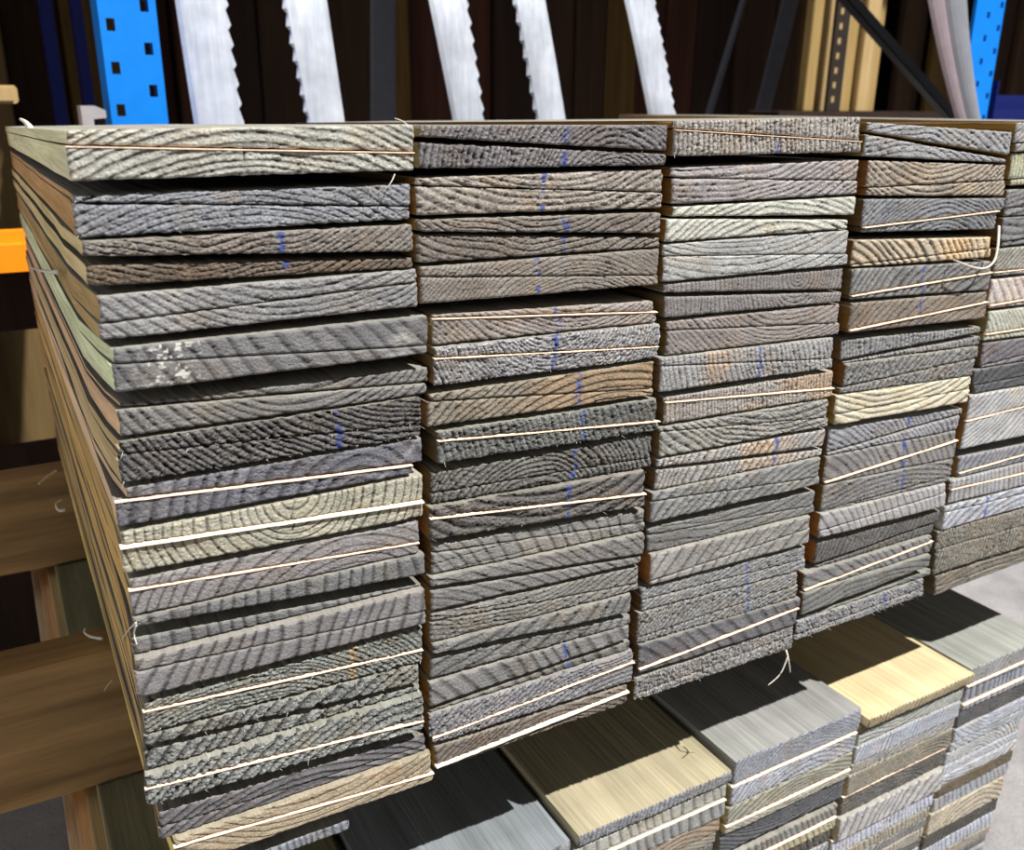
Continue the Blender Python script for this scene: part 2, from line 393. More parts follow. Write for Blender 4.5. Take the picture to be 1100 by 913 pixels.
# col, pair, half, xL, xR, zTopL, zBotL, zTopR, zBotR, y, tone, pith, ring spacing, relief, fuzz, splinter, pen mark, crack, side tone, note, label
BOARDS = [
(1,1,0,-0.0002,0.1507,-0.0015,-0.0072,0.0004,-0.0121,-0.002,(178,176,158),(0.0753,-0.124),0.004,0.5,0.35,0,None,0.46,(176,172,140),'','greenish grey board with dark crack, upper of first pair down, upper stack leftmost column'),
(1,1,1,-0.0016,0.1504,-0.0076,-0.0214,-0.0125,-0.0208,-0.002,(178,176,158),(0.0753,-0.124),0.004,0.5,0.35,1,None,0.46,(176,172,140),'','greenish grey board with dark crack, lower of first pair down, upper stack leftmost column'),
(1,2,0,-0.0009,0.1496,-0.0271,-0.03,-0.0275,-0.0378,0.004,(132,135,144),(0.0668,-0.1411),0.0038,0.45,0.55,0,None,None,(150,118,80),'','bluish grey board, upper of second pair down, upper stack leftmost column'),
(1,2,1,-0.0021,0.1488,-0.0304,-0.0444,-0.0382,-0.0442,0.004,(132,135,144),(0.0668,-0.1411),0.0038,0.45,0.55,0,None,None,(150,118,80),'','bluish grey board, lower of second pair down, upper stack leftmost column'),
(1,3,0,-0.0006,0.149,-0.0456,-0.0519,-0.0465,-0.0595,-0.001,(132,120,108),(0.0519,0.0559),0.003,0.6,0.5,0,0.56,None,(165,150,110),'','brownish grey board with blue mark, upper of third pair down, upper stack leftmost column'),
(1,3,1,-0.0003,0.1495,-0.0559,-0.0649,-0.063,-0.068,0.003,(112,92,70),(0.0519,0.0559),0.003,0.6,0.5,0,0.56,None,(165,150,110),'','dark brown board with blue mark, lower of third pair down, upper stack leftmost column'),
(1,4,0,0.0026,0.1505,-0.0691,-0.0807,-0.0684,-0.0747,0,(140,138,137),(0.0917,0.0111),0.004,0.4,0.3,0,None,None,(140,118,80),'','grey board, upper of fourth pair down, upper stack leftmost column'),
(1,4,1,0.0013,0.1507,-0.0811,-0.0881,-0.0751,-0.0872,0,(140,138,137),(0.0917,0.0111),0.004,0.4,0.3,0,None,None,(140,118,80),'','grey board, lower of fourth pair down, upper stack leftmost column'),
(1,5,0,0.0055,0.1548,-0.0919,-0.0982,-0.0923,-0.1073,-0.004,(118,116,117),(0.2593,0.0102),0.0086,0.25,0.15,0,None,None,(166,170,138),'specks','dark grey board, upper of fifth pair down, upper stack leftmost column'),
(1,5,1,0.0042,0.1545,-0.0986,-0.1113,-0.1077,-0.1117,-0.004,(118,116,117),(0.2593,0.0102),0.0086,0.25,0.15,0,None,None,(166,170,138),'specks','dark grey board, lower of fifth pair down, upper stack leftmost column'),
(1,6,0,0.0055,0.157,-0.1184,-0.1197,-0.1208,-0.1285,0.005,(125,121,116),(0.0898,-0.0806),0.0044,0.5,0.3,0,None,None,(170,140,112),'','grey board, upper of sixth pair down, upper stack leftmost column'),
(1,6,1,0.0041,0.1549,-0.1204,-0.1331,-0.1289,-0.1341,0.001,(125,121,116),(0.0898,-0.0806),0.0044,0.5,0.3,0,None,None,(170,140,112),'','grey board, lower of sixth pair down, upper stack leftmost column'),
(1,7,0,0.0028,0.1508,-0.135,-0.1404,-0.1349,-0.1499,-0.001,(98,94,92),(0.1656,-0.0343),0.0034,1,0.9,0,0.69,None,(150,130,98),'','very dark grey board with blue mark, upper of seventh pair down, upper stack leftmost column'),
(1,7,1,0.0016,0.1505,-0.1408,-0.1543,-0.1503,-0.1569,-0.001,(98,94,92),(0.1656,-0.0343),0.0034,1,0.9,0,0.69,None,(150,130,98),'','very dark grey board with blue mark, lower of seventh pair down, upper stack leftmost column'),
(1,8,0,0.0029,0.1512,-0.1576,-0.1623,-0.1584,-0.1717,0,(108,108,120),(0.1126,-0.1879),0.0076,0.3,0.3,0,None,None,(176,150,122),'resin','bluish grey board with round rings, upper of eighth pair down, upper stack leftmost column'),
(1,8,1,-0.0026,0.1451,-0.1627,-0.1754,-0.1721,-0.1773,-0.001,(108,108,120),(0.1126,-0.1879),0.0076,0.3,0.3,1,None,None,(176,150,122),'resin','bluish grey board with pale splinter edge, lower of eighth pair down, upper stack leftmost column'),
(1,9,0,-0.0018,0.1507,-0.1785,-0.1848,-0.1789,-0.1936,-0.001,(165,160,132),(0.0806,-0.1778),0.0049,0.6,0.3,0,None,0.53,(150,122,76),'','pale greenish board with dark crack, upper of ninth pair down, upper stack leftmost column'),
(1,9,1,-0.0031,0.1504,-0.1852,-0.1995,-0.194,-0.2034,-0.001,(165,160,132),(0.0806,-0.1778),0.0049,0.6,0.3,3,None,0.53,(150,122,76),'','pale greenish board with dark crack, lower of ninth pair down, upper stack leftmost column'),
(1,10,0,-0.0009,0.1482,-0.2038,-0.2082,-0.206,-0.2185,0.001,(136,129,128),(0.1064,-0.2593),0.0066,0.35,0.2,0,None,None,(160,130,80),'','brownish grey board, upper of tenth pair down, upper stack leftmost column'),
(1,10,1,-0.002,0.1479,-0.2086,-0.2225,-0.2189,-0.2252,0.001,(136,129,128),(0.1064,-0.2593),0.0066,0.35,0.2,1,None,None,(160,130,80),'','brownish grey board with pale splinter edge, lower of tenth pair down, upper stack leftmost column'),
(1,11,0,-0.002,0.1502,-0.2234,-0.2278,-0.2256,-0.2383,-0.002,(112,111,110),(0.3937,-0.2278),0.0076,0.45,0.2,0,None,None,(140,112,70),'','dark grey board, upper of eleventh pair down, upper stack leftmost column'),
(1,11,1,-0.0038,0.1496,-0.2357,-0.2447,-0.2462,-0.2467,0.004,(112,111,110),(0.3937,-0.2278),0.0076,0.45,0.2,0,None,None,(140,112,70),'','dark grey board, lower of eleventh pair down, upper stack leftmost column'),
(1,12,0,-0.0038,0.1494,-0.2451,-0.2509,-0.2471,-0.2605,-0.005,(126,122,122),(-0.1111,-0.2026),0.0076,0.5,0.1,0,None,None,(158,128,78),'','grey board, upper of twelfth pair down, upper stack leftmost column'),
(1,12,1,-0.0051,0.1492,-0.2513,-0.266,-0.2609,-0.2684,-0.005,(126,122,122),(-0.1111,-0.2026),0.0076,0.5,0.1,0,None,None,(158,128,78),'','grey board, lower of twelfth pair down, upper stack leftmost column'),
(1,13,0,-0.0026,0.1486,-0.272,-0.2757,-0.2726,-0.2868,0.001,(124,127,116),(0.0428,-0.3653),0.0025,0.6,0.85,0,None,None,(140,116,72),'stain','grey board with torn fibres, upper of thirteenth pair down, upper stack leftmost column'),
(1,13,1,-0.0036,0.1483,-0.2761,-0.289,-0.2872,-0.2949,0.001,(124,127,116),(0.0428,-0.3653),0.0025,0.6,0.85,1,None,None,(140,116,72),'stain','grey board with pale splinter edge, lower of thirteenth pair down, upper stack leftmost column'),
(1,14,0,-0.0047,0.1453,-0.2905,-0.296,-0.2958,-0.3077,-0.001,(118,121,115),(0.2054,-0.4381),0.0062,0.9,0.9,0,None,None,(150,122,80),'','grey board with torn fibres, upper of fourteenth pair down, upper stack leftmost column'),
(1,14,1,-0.0057,0.1463,-0.3002,-0.3112,-0.3117,-0.3141,0.002,(118,121,115),(0.2054,-0.4381),0.0062,0.9,0.9,0,None,None,(150,122,80),'','grey board with torn fibres, lower of fourteenth pair down, upper stack leftmost column'),
(1,15,0,-0.007,0.1462,-0.3121,-0.3183,-0.3145,-0.3321,-0.005,(128,132,124),(0.1615,-0.4387),0.0052,0.8,0.8,0,None,None,(132,108,66),'','greenish grey board with torn fibres, upper of fifteenth pair down, upper stack leftmost column'),
(1,15,1,-0.0081,0.1459,-0.3187,-0.3299,-0.3325,-0.3392,-0.005,(128,132,124),(0.1615,-0.4387),0.0052,0.8,0.8,1,None,None,(132,108,66),'','greenish grey board with pale splinter edge, lower of fifteenth pair down, upper stack leftmost column'),
(1,16,0,-0.0032,0.149,-0.3404,-0.3492,-0.3474,-0.355,0.003,(104,100,106),(0.0731,-0.4504),0.0052,0.6,0.3,0,None,None,(120,98,62),'','dark purplish grey board, upper of sixteenth pair down, upper stack leftmost column'),
(1,16,1,-0.0042,0.1491,-0.3496,-0.3567,-0.3554,-0.3582,0.003,(104,100,106),(0.0731,-0.4504),0.0052,0.6,0.3,0,None,None,(120,98,62),'','dark purplish grey board, lower of sixteenth pair down, upper stack leftmost column'),
(1,17,0,0.0026,0.1508,-0.3571,-0.3604,-0.3586,-0.373,-0.003,(166,142,102),(0.085,-0.2548),0.0052,0.5,0.2,0,None,None,(170,150,90),'','yellowish brown board, upper of seventeenth pair down, upper stack leftmost column'),
(1,17,1,0.0015,0.1522,-0.3608,-0.3758,-0.3734,-0.3791,-0.003,(166,142,102),(0.085,-0.2548),0.0052,0.5,0.2,1,None,None,(170,150,90),'','yellowish brown board with pale splinter edge, lower of seventeenth pair down, upper stack leftmost column'),
(2,1,0,0.1527,0.3031,-0.0001,-0.0056,-0.0003,-0.0142,-0.001,(124,117,118),(0.27,-0.0408),0.0029,0.5,0.6,0,0.555,None,(150,130,90),'','purplish grey board with blue mark, upper of first pair down, upper stack second column'),
(2,1,1,0.1528,0.3035,-0.0079,-0.0204,-0.0158,-0.0219,0,(124,117,118),(0.27,-0.0408),0.0029,0.5,0.6,0,0.555,None,(150,130,90),'','purplish grey board with blue mark, lower of first pair down, upper stack second column'),
(2,2,0,0.1514,0.3027,-0.0245,-0.028,-0.024,-0.0365,0.002,(164,150,132),(0.227,0.0869),0.0044,0.5,0.45,0,0.475,None,(150,110,60),'','tan grey board with blue mark, upper of second pair down, upper stack second column'),
(2,2,1,0.1511,0.3035,-0.0284,-0.0425,-0.0369,-0.0455,0.002,(164,150,132),(0.227,0.0869),0.0044,0.5,0.45,0,0.475,None,(150,110,60),'','tan grey board with blue mark, lower of second pair down, upper stack second column'),
(2,3,0,0.1506,0.3012,-0.0443,-0.0499,-0.0476,-0.0592,-0.003,(128,115,102),(0.2205,0.0655),0.004,0.8,0.5,0,0.565,None,(140,110,66),'','brownish grey board with blue mark, upper of third pair down, upper stack second column'),
(2,3,1,0.1503,0.3023,-0.0516,-0.0657,-0.0617,-0.0671,0,(128,115,102),(0.2205,0.0655),0.004,0.8,0.5,0,0.565,None,(140,110,66),'','brownish grey board with blue mark, lower of third pair down, upper stack second column'),
(2,4,0,0.1516,0.3017,-0.0675,-0.0722,-0.068,-0.0832,-0.001,(137,125,111),(0.2461,-0.1378),0.0025,0.4,0.25,0,0.455,None,(140,110,66),'','brownish grey board with blue mark, upper of fourth pair down, upper stack second column'),
(2,4,1,0.1515,0.3025,-0.0726,-0.0863,-0.0836,-0.0887,-0.001,(137,125,111),(0.2461,-0.1378),0.0025,0.4,0.25,0,0.455,None,(140,110,66),'','brownish grey board with blue mark, lower of fourth pair down, upper stack second column'),
(2,5,0,0.1586,0.302,-0.093,-0.0943,-0.099,-0.1047,0.003,(156,140,130),(0.2475,-0.0315),0.003,0.5,0.45,0,0.53,None,(130,100,60),'','pinkish grey board with blue mark, upper of fifth pair down, upper stack second column'),
(2,5,1,0.1584,0.3045,-0.0947,-0.1088,-0.1053,-0.1117,0.003,(156,140,130),(0.2475,-0.0315),0.003,0.5,0.45,1,0.53,None,(130,100,60),'','pinkish grey board with blue mark, lower of fifth pair down, upper stack second column'),
(2,6,0,0.1585,0.3063,-0.1097,-0.1148,-0.1121,-0.1256,-0.001,(150,148,150),(0.2319,-0.0915),0.0023,0.5,0.8,0,0.5,None,(130,100,60),'','light grey board with blue mark, upper of sixth pair down, upper stack second column'),
(2,6,1,0.1578,0.3054,-0.1152,-0.1303,-0.126,-0.1332,-0.001,(150,148,150),(0.2319,-0.0915),0.0023,0.5,0.8,1,0.5,None,(130,100,60),'','light grey board with blue mark, lower of sixth pair down, upper stack second column'),
(2,7,0,0.1557,0.3034,-0.135,-0.1383,-0.1352,-0.1521,0,(140,126,102),(0.2705,-0.2495),0.0042,0.7,0.3,0,0.63,None,(130,100,60),'halfwarm','tan grey board with blue mark, upper of seventh pair down, upper stack second column'),
(2,7,1,0.1536,0.3042,-0.1387,-0.1526,-0.1525,-0.1566,0,(140,126,102),(0.2705,-0.2495),0.0042,0.7,0.3,0,0.63,None,(130,100,60),'halfwarm','tan grey board with blue mark, lower of seventh pair down, upper stack second column'),
(2,8,0,0.1587,0.3064,-0.1557,-0.16,-0.1587,-0.1729,-0.003,(106,108,102),(0.458,-0.1071),0.004,0.4,0.9,0,0.635,None,(100,86,60),'','dark grey board with blue mark, upper of eighth pair down, upper stack second column'),
(2,8,1,0.1585,0.3091,-0.1604,-0.1738,-0.1733,-0.1796,-0.003,(106,108,102),(0.458,-0.1071),0.004,0.4,0.9,1,0.635,None,(100,86,60),'','dark grey board with blue mark, lower of eighth pair down, upper stack second column'),
(2,9,0,0.1554,0.3061,-0.1798,-0.1914,-0.1829,-0.1977,0.002,(108,105,98),(0.2187,-0.2217),0.0034,0.8,0.7,0,0.62,None,(110,90,60),'','dark grey board with blue mark, upper of ninth pair down, upper stack second column'),
(2,9,1,0.1552,0.3069,-0.1918,-0.1981,-0.1981,-0.2041,0.002,(108,105,98),(0.2187,-0.2217),0.0034,0.8,0.7,0,0.62,None,(110,90,60),'','dark grey board with blue mark, lower of ninth pair down, upper stack second column'),
(2,10,0,0.1529,0.3001,-0.1985,-0.204,-0.2045,-0.2193,-0.004,(108,102,96),(0.2294,-0.1163),0.0059,0.9,0.6,0,0.62,None,(130,96,50),'','dark grey board with blue mark, upper of tenth pair down, upper stack second column'),
(2,10,1,0.1526,0.301,-0.2044,-0.2179,-0.2197,-0.2285,-0.004,(108,102,96),(0.2294,-0.1163),0.0059,0.9,0.6,2,0.62,None,(130,96,50),'','dark grey board with blue mark, lower of tenth pair down, upper stack second column'),
(2,11,0,0.155,0.3035,-0.2227,-0.2275,-0.2329,-0.2414,0.002,(132,129,123),(-0.0267,-0.3425),0.0086,0.35,0.25,0,None,0.62,(130,96,50),'grid','grey board with dark crack, upper of eleventh pair down, upper stack second column'),
(2,11,1,0.1548,0.3045,-0.2279,-0.2414,-0.2418,-0.2476,0.002,(132,129,123),(-0.0267,-0.3425),0.0086,0.35,0.25,0,None,0.62,(130,96,50),'grid','grey board with dark crack, lower of eleventh pair down, upper stack second column'),
(2,12,0,0.1527,0.3031,-0.2418,-0.2472,-0.248,-0.2628,-0.002,(122,119,115),(0.0775,-0.4506),0.0057,0.35,0.3,0,None,None,(120,90,50),'','grey board, upper of twelfth pair down, upper stack second column'),
(2,12,1,0.1529,0.3017,-0.2503,-0.2629,-0.2648,-0.2691,-0.001,(122,119,115),(0.0775,-0.4506),0.0057,0.35,0.3,0,None,None,(120,90,50),'','grey board, lower of twelfth pair down, upper stack second column'),
(2,13,0,0.1525,0.301,-0.2653,-0.27,-0.2722,-0.2844,0,(126,123,115),(0.2045,-0.137),0.0038,0.4,0.45,0,None,None,(130,100,60),'','grey board, upper of thirteenth pair down, upper stack second column'),
(2,13,1,0.1523,0.3016,-0.2704,-0.2842,-0.2848,-0.2889,0,(126,123,115),(0.2045,-0.137),0.0038,0.4,0.45,0,None,None,(130,100,60),'','grey board, lower of thirteenth pair down, upper stack second column'),
(2,14,0,0.1531,0.2946,-0.2846,-0.2908,-0.2893,-0.3026,-0.004,(120,119,115),(0.1248,-0.1713),0.0086,0.35,0.35,0,None,None,(130,100,60),'','grey board, upper of fourteenth pair down, upper stack second column'),
(2,14,1,0.1521,0.297,-0.2947,-0.3087,-0.3075,-0.3134,0.001,(120,119,115),(0.1248,-0.1713),0.0086,0.35,0.35,0,None,None,(130,100,60),'','grey board, lower of fourteenth pair down, upper stack second column'),
(2,15,0,0.1507,0.296,-0.3107,-0.3276,-0.3138,-0.324,0,(126,124,121),(0.0199,-0.4247),0.0086,0.4,0.25,0,0.66,None,(130,100,60),'','grey board with blue mark, upper of fifteenth pair down, upper stack second column'),
(2,15,1,0.1512,0.2982,-0.3312,-0.332,-0.3274,-0.3335,0.002,(108,104,98),(0.0199,-0.4247),0.0086,0.4,0.25,0,0.66,None,(130,100,60),'','dark grey board with blue mark, lower of fifteenth pair down, upper stack second column'),
(2,16,0,0.15,0.2995,-0.3324,-0.3483,-0.3339,-0.3418,-0.002,(134,132,138),(0.292,-0.4784),0.0032,0.5,0.6,0,None,None,(120,90,56),'grid','bluish grey board, upper of sixteenth pair down, upper stack second column'),
(2,16,1,0.1516,0.3002,-0.3487,-0.353,-0.3422,-0.3575,-0.002,(134,132,138),(0.292,-0.4784),0.0032,0.5,0.6,1,None,None,(120,90,56),'grid','bluish grey board with pale splinter edge, lower of sixteenth pair down, upper stack second column'),
(2,17,0,0.1532,0.296,-0.3568,-0.3692,-0.36,-0.3633,-0.002,(118,102,88),(0.2418,-0.4444),0.0033,0.5,0.4,0,None,None,(150,120,70),'','brownish dark grey board, upper of seventeenth pair down, upper stack second column'),
(2,17,1,0.153,0.2964,-0.3696,-0.3726,-0.3637,-0.3739,-0.002,(118,102,88),(0.2418,-0.4444),0.0033,0.5,0.4,3,None,None,(150,120,70),'','brownish dark grey board, lower of seventeenth pair down, upper stack second column'),
(3,1,0,0.3056,0.455,0.002,-0.0023,0.0041,-0.0102,-0.002,(164,154,142),(0.7537,0.0079),0.0036,0.7,0.7,0,0.52,None,(150,110,56),'','tan grey board with blue mark, upper of first pair down, upper stack middle column'),
(3,1,1,0.3064,0.457,-0.0027,-0.0172,-0.0106,-0.0172,-0.002,(164,154,142),(0.7537,0.0079),0.0036,0.7,0.7,1,0.52,None,(150,110,56),'','tan grey board with blue mark, lower of first pair down, upper stack middle column'),
(3,2,0,0.3083,0.4601,-0.0235,-0.0287,-0.0219,-0.0348,0.002,(164,154,152),(0.3386,0.149),0.0038,0.45,0.35,0,None,None,(150,105,46),'','light grey board, upper of second pair down, upper stack middle column'),
(3,2,1,0.3091,0.4621,-0.0291,-0.0436,-0.0352,-0.0435,0.002,(164,154,152),(0.3386,0.149),0.0038,0.45,0.35,0,None,None,(150,105,46),'','light grey board, lower of second pair down, upper stack middle column'),
(3,3,0,0.3106,0.4614,-0.0451,-0.0505,-0.0449,-0.0566,0.001,(192,193,172),(0.398,-0.1679),0.0044,0.4,0.25,0,None,None,(160,118,56),'green','pale greenish board with green tinge, upper of third pair down, upper stack middle column'),
(3,3,1,0.3043,0.454,-0.0513,-0.0645,-0.0592,-0.0648,-0.002,(192,193,172),(0.398,-0.1679),0.0044,0.4,0.25,0,None,None,(160,118,56),'green','pale greenish board with green tinge, lower of third pair down, upper stack middle column'),
(3,4,0,0.3039,0.4563,-0.0657,-0.0723,-0.0659,-0.0812,-0.001,(164,165,160),(0.3649,0.0907),0.0042,0.4,0.25,0,None,None,(140,105,56),'','light grey board, upper of fourth pair down, upper stack middle column'),
(3,4,1,0.3048,0.4584,-0.0727,-0.0876,-0.0816,-0.0885,-0.001,(164,165,160),(0.3649,0.0907),0.0042,0.4,0.25,0,None,None,(140,105,56),'','light grey board, lower of fourth pair down, upper stack middle column'),
(3,5,0,0.3072,0.4577,-0.0892,-0.0943,-0.0908,-0.105,0.001,(132,124,121),(0.4156,-0.0933),0.0029,0.5,0.2,0,None,None,(120,96,56),'','grey board with round rings, upper of fifth pair down, upper stack middle column'),
(3,5,1,0.3088,0.4581,-0.097,-0.1095,-0.1071,-0.1136,0.001,(132,124,121),(0.4156,-0.0933),0.0029,0.5,0.2,0,None,None,(120,96,56),'','grey board with round rings, lower of fifth pair down, upper stack middle column'),
(3,6,0,0.3112,0.459,-0.112,-0.1173,-0.1154,-0.1283,0.002,(146,132,124),(0.4147,-0.0503),0.0032,0.45,0.25,0,None,None,(130,110,60),'','brownish grey board, upper of sixth pair down, upper stack middle column'),
(3,6,1,0.312,0.4609,-0.1177,-0.1332,-0.1287,-0.1362,0.002,(146,132,124),(0.4147,-0.0503),0.0032,0.45,0.25,0,None,None,(130,110,60),'','brownish grey board, lower of sixth pair down, upper stack middle column'),
(3,7,0,0.3062,0.4542,-0.1336,-0.1383,-0.1374,-0.1519,-0.002,(152,150,148),(0.664,-0.0712),0.0038,0.45,0.45,0,0.545,None,(130,100,60),'knots','light grey board with blue mark, upper of seventh pair down, upper stack middle column'),
(3,7,1,0.3072,0.4561,-0.1387,-0.1551,-0.1523,-0.1586,-0.002,(152,150,148),(0.664,-0.0712),0.0038,0.45,0.45,0,0.545,None,(130,100,60),'knots','light grey board with blue mark, lower of seventh pair down, upper stack middle column'),
(3,8,0,0.3125,0.4606,-0.1596,-0.1621,-0.162,-0.1737,0.001,(162,153,143),(0.6679,-0.155),0.0029,0.5,0.5,0,None,None,(130,100,60),'warm','light grey board, upper of eighth pair down, upper stack middle column'),
(3,8,1,0.3132,0.4617,-0.1625,-0.177,-0.1741,-0.1806,0.001,(162,153,143),(0.6679,-0.155),0.0029,0.5,0.5,2,None,None,(130,100,60),'warm','light grey board with pale splinter edge, lower of eighth pair down, upper stack middle column'),
(3,9,0,0.31,0.4574,-0.1786,-0.181,-0.1815,-0.1949,-0.001,(152,149,138),(0.4161,-0.0868),0.0044,0.6,0.4,0,None,0.48,(130,100,60),'grid','grey board with dark crack, upper of ninth pair down, upper stack middle column'),
(3,9,1,0.3108,0.4591,-0.1814,-0.1981,-0.1953,-0.2015,-0.001,(152,149,138),(0.4161,-0.0868),0.0044,0.6,0.4,0,None,0.48,(130,100,60),'grid','grey board with dark crack, lower of ninth pair down, upper stack middle column'),
(3,10,0,0.3098,0.4593,-0.1998,-0.2051,-0.204,-0.2169,0,(160,156,151),(0.5938,-0.3472),0.0046,0.45,0.4,0,0.68,None,(130,100,60),'warm','light grey board with blue mark, upper of tenth pair down, upper stack middle column'),
(3,10,1,0.31,0.4595,-0.2076,-0.2208,-0.2195,-0.224,0.001,(160,156,151),(0.5938,-0.3472),0.0046,0.45,0.4,0,0.68,None,(130,100,60),'warm','light grey board with blue mark, lower of tenth pair down, upper stack middle column'),
(3,11,0,0.3064,0.4558,-0.2212,-0.2267,-0.2244,-0.239,-0.003,(134,134,131),(0.5094,-0.4008),0.0057,0.3,0.3,0,None,0.42,(120,90,50),'','grey board with dark crack, upper of eleventh pair down, upper stack middle column'),
(3,11,1,0.3053,0.4576,-0.2271,-0.2416,-0.2394,-0.2449,-0.003,(134,134,131),(0.5094,-0.4008),0.0057,0.3,0.3,0,None,0.42,(120,90,50),'','grey board with dark crack, lower of eleventh pair down, upper stack middle column'),
(3,12,0,0.3057,0.457,-0.2465,-0.2513,-0.2511,-0.2626,0.002,(120,118,114),(0.3662,-0.0461),0.0047,0.35,0.35,0,None,None,(120,90,50),'','grey board, upper of twelfth pair down, upper stack middle column'),
(3,12,1,0.3064,0.4585,-0.2517,-0.2647,-0.263,-0.2682,0.002,(120,118,114),(0.3662,-0.0461),0.0047,0.35,0.35,0,None,None,(120,90,50),'','grey board, lower of twelfth pair down, upper stack middle column'),
(3,13,0,0.308,0.4525,-0.2651,-0.2841,-0.2686,-0.2784,-0.003,(144,139,132),(0.5826,-0.4366),0.0086,0.3,0.2,0,None,None,(170,110,46),'','warm grey board, upper of thirteenth pair down, upper stack middle column'),
(3,13,1,0.3088,0.4544,-0.2845,-0.2873,-0.2788,-0.2906,-0.003,(144,139,132),(0.5826,-0.4366),0.0086,0.3,0.2,0,None,None,(170,110,46),'','warm grey board, lower of thirteenth pair down, upper stack middle column'),
(3,14,0,0.304,0.4544,-0.2898,-0.298,-0.2946,-0.3045,0.001,(137,136,135),(0.4544,-0.4817),0.0029,0.4,0.6,0,0.62,None,(120,84,44),'','grey board with blue mark, upper of fourteenth pair down, upper stack middle column'),
(3,14,1,0.3046,0.4559,-0.2984,-0.3065,-0.3049,-0.3134,0.001,(137,136,135),(0.4544,-0.4817),0.0029,0.4,0.6,0,0.62,None,(120,84,44),'','grey board with blue mark, lower of fourteenth pair down, upper stack middle column'),
(3,15,0,0.3019,0.4485,-0.3069,-0.3259,-0.3138,-0.3241,0,(128,128,126),(0.4778,-0.468),0.0032,0.6,0.8,0,0.66,None,(120,84,44),'','grey board with blue mark, upper of fifteenth pair down, upper stack middle column'),
(3,15,1,0.3027,0.4502,-0.3263,-0.3302,-0.3245,-0.3351,0,(128,128,126),(0.4778,-0.468),0.0032,0.6,0.8,0,0.66,None,(120,84,44),'','grey board with blue mark, lower of fifteenth pair down, upper stack middle column'),
(3,16,0,0.3032,0.4522,-0.3309,-0.3491,-0.3355,-0.3428,-0.003,(104,102,107),(0.2138,-0.4708),0.0095,0.3,0.3,0,None,None,(110,80,44),'','dark purplish grey board, upper of sixteenth pair down, upper stack middle column'),
(3,16,1,0.3039,0.4511,-0.3495,-0.3531,-0.3432,-0.3575,-0.003,(104,102,107),(0.2138,-0.4708),0.0095,0.3,0.3,2,None,None,(110,80,44),'','dark purplish grey board, lower of sixteenth pair down, upper stack middle column'),
(3,17,0,0.3018,0.4502,-0.3571,-0.3705,-0.359,-0.3667,-0.001,(136,133,130),(0.5095,-0.4713),0.0021,0.6,1,0,None,None,(110,80,44),'','grey board with torn fibres, upper of seventeenth pair down, upper stack middle column'),
(3,17,1,0.3024,0.4509,-0.3709,-0.3751,-0.3671,-0.3786,-0.001,(136,133,130),(0.5095,-0.4713),0.0021,0.6,1,0,None,None,(110,80,44),'','grey board with torn fibres, lower of seventeenth pair down, upper stack middle column'),
(4,1,0,0.4625,0.6128,0.0009,-0.0049,-0.006,-0.0217,0.001,(152,152,154),(0.5001,-0.1335),0.0042,0.45,0.4,0,None,None,(150,118,64),'','light grey board, upper of first pair down, upper stack fourth column'),
(4,1,1,0.4612,0.6102,-0.0064,-0.0199,-0.0245,-0.0269,0.001,(152,152,154),(0.5001,-0.1335),0.0042,0.45,0.4,0,None,None,(150,118,64),'','light grey board, lower of first pair down, upper stack fourth column'),
(4,2,0,0.4684,0.6126,-0.0226,-0.0396,-0.0284,-0.0391,0.002,(168,148,122),(0.5361,0.0572),0.0034,0.7,0.4,0,None,None,(150,100,44),'','tan board, upper of second pair down, upper stack fourth column'),
(4,2,1,0.4705,0.6158,-0.04,-0.0449,-0.0395,-0.0503,0.002,(168,148,122),(0.5361,0.0572),0.0034,0.7,0.4,0,None,None,(150,100,44),'','tan board, lower of second pair down, upper stack fourth column'),
(4,3,0,0.4677,0.6169,-0.0468,-0.0646,-0.052,-0.0601,0,(128,131,138),(0.5502,-0.1352),0.0032,0.5,0.35,0,None,None,(110,84,44),'','bluish grey board, upper of third pair down, upper stack fourth column'),
(4,3,1,0.4697,0.611,-0.065,-0.0683,-0.0605,-0.0739,0,(128,131,138),(0.5502,-0.1352),0.0032,0.5,0.35,2,None,None,(110,84,44),'','bluish grey board with pale splinter edge, lower of third pair down, upper stack fourth column'),
(4,4,0,0.4629,0.6092,-0.073,-0.0893,-0.0795,-0.0877,0,(192,168,128),(0.3897,-0.2162),0.0057,1,0.2,0,None,None,(140,100,50),'warmright','yellowish tan board, upper of fourth pair down, upper stack fourth column'),
(4,4,1,0.4645,0.6114,-0.0897,-0.0909,-0.0881,-0.0945,0,(192,168,128),(0.3897,-0.2162),0.0057,1,0.2,0,None,None,(140,100,50),'warmright','yellowish tan board, lower of fourth pair down, upper stack fourth column'),
(4,5,0,0.4639,0.6132,-0.0922,-0.1096,-0.0974,-0.105,-0.001,(131,129,126),(0.6663,-0.2552),0.0057,0.45,0.25,0,0.48,None,(110,84,44),'','grey board with blue mark, upper of fifth pair down, upper stack fourth column'),
(4,5,1,0.4658,0.615,-0.11,-0.1127,-0.1054,-0.1188,-0.001,(131,129,126),(0.6663,-0.2552),0.0057,0.45,0.25,2,0.48,None,(110,84,44),'','grey board with blue mark, lower of fifth pair down, upper stack fourth column'),
(4,6,0,0.4662,0.6131,-0.1153,-0.1335,-0.1201,-0.1272,-0.002,(138,120,100),(0.6719,-0.3043),0.0057,0.4,0.25,0,0.48,None,(140,96,40),'','brown board with blue mark, upper of sixth pair down, upper stack fourth column'),
(4,6,1,0.4681,0.6156,-0.1339,-0.1358,-0.1276,-0.1404,-0.002,(138,120,100),(0.6719,-0.3043),0.0057,0.4,0.25,2,0.48,None,(140,96,40),'','brown board with blue mark, lower of sixth pair down, upper stack fourth column'),
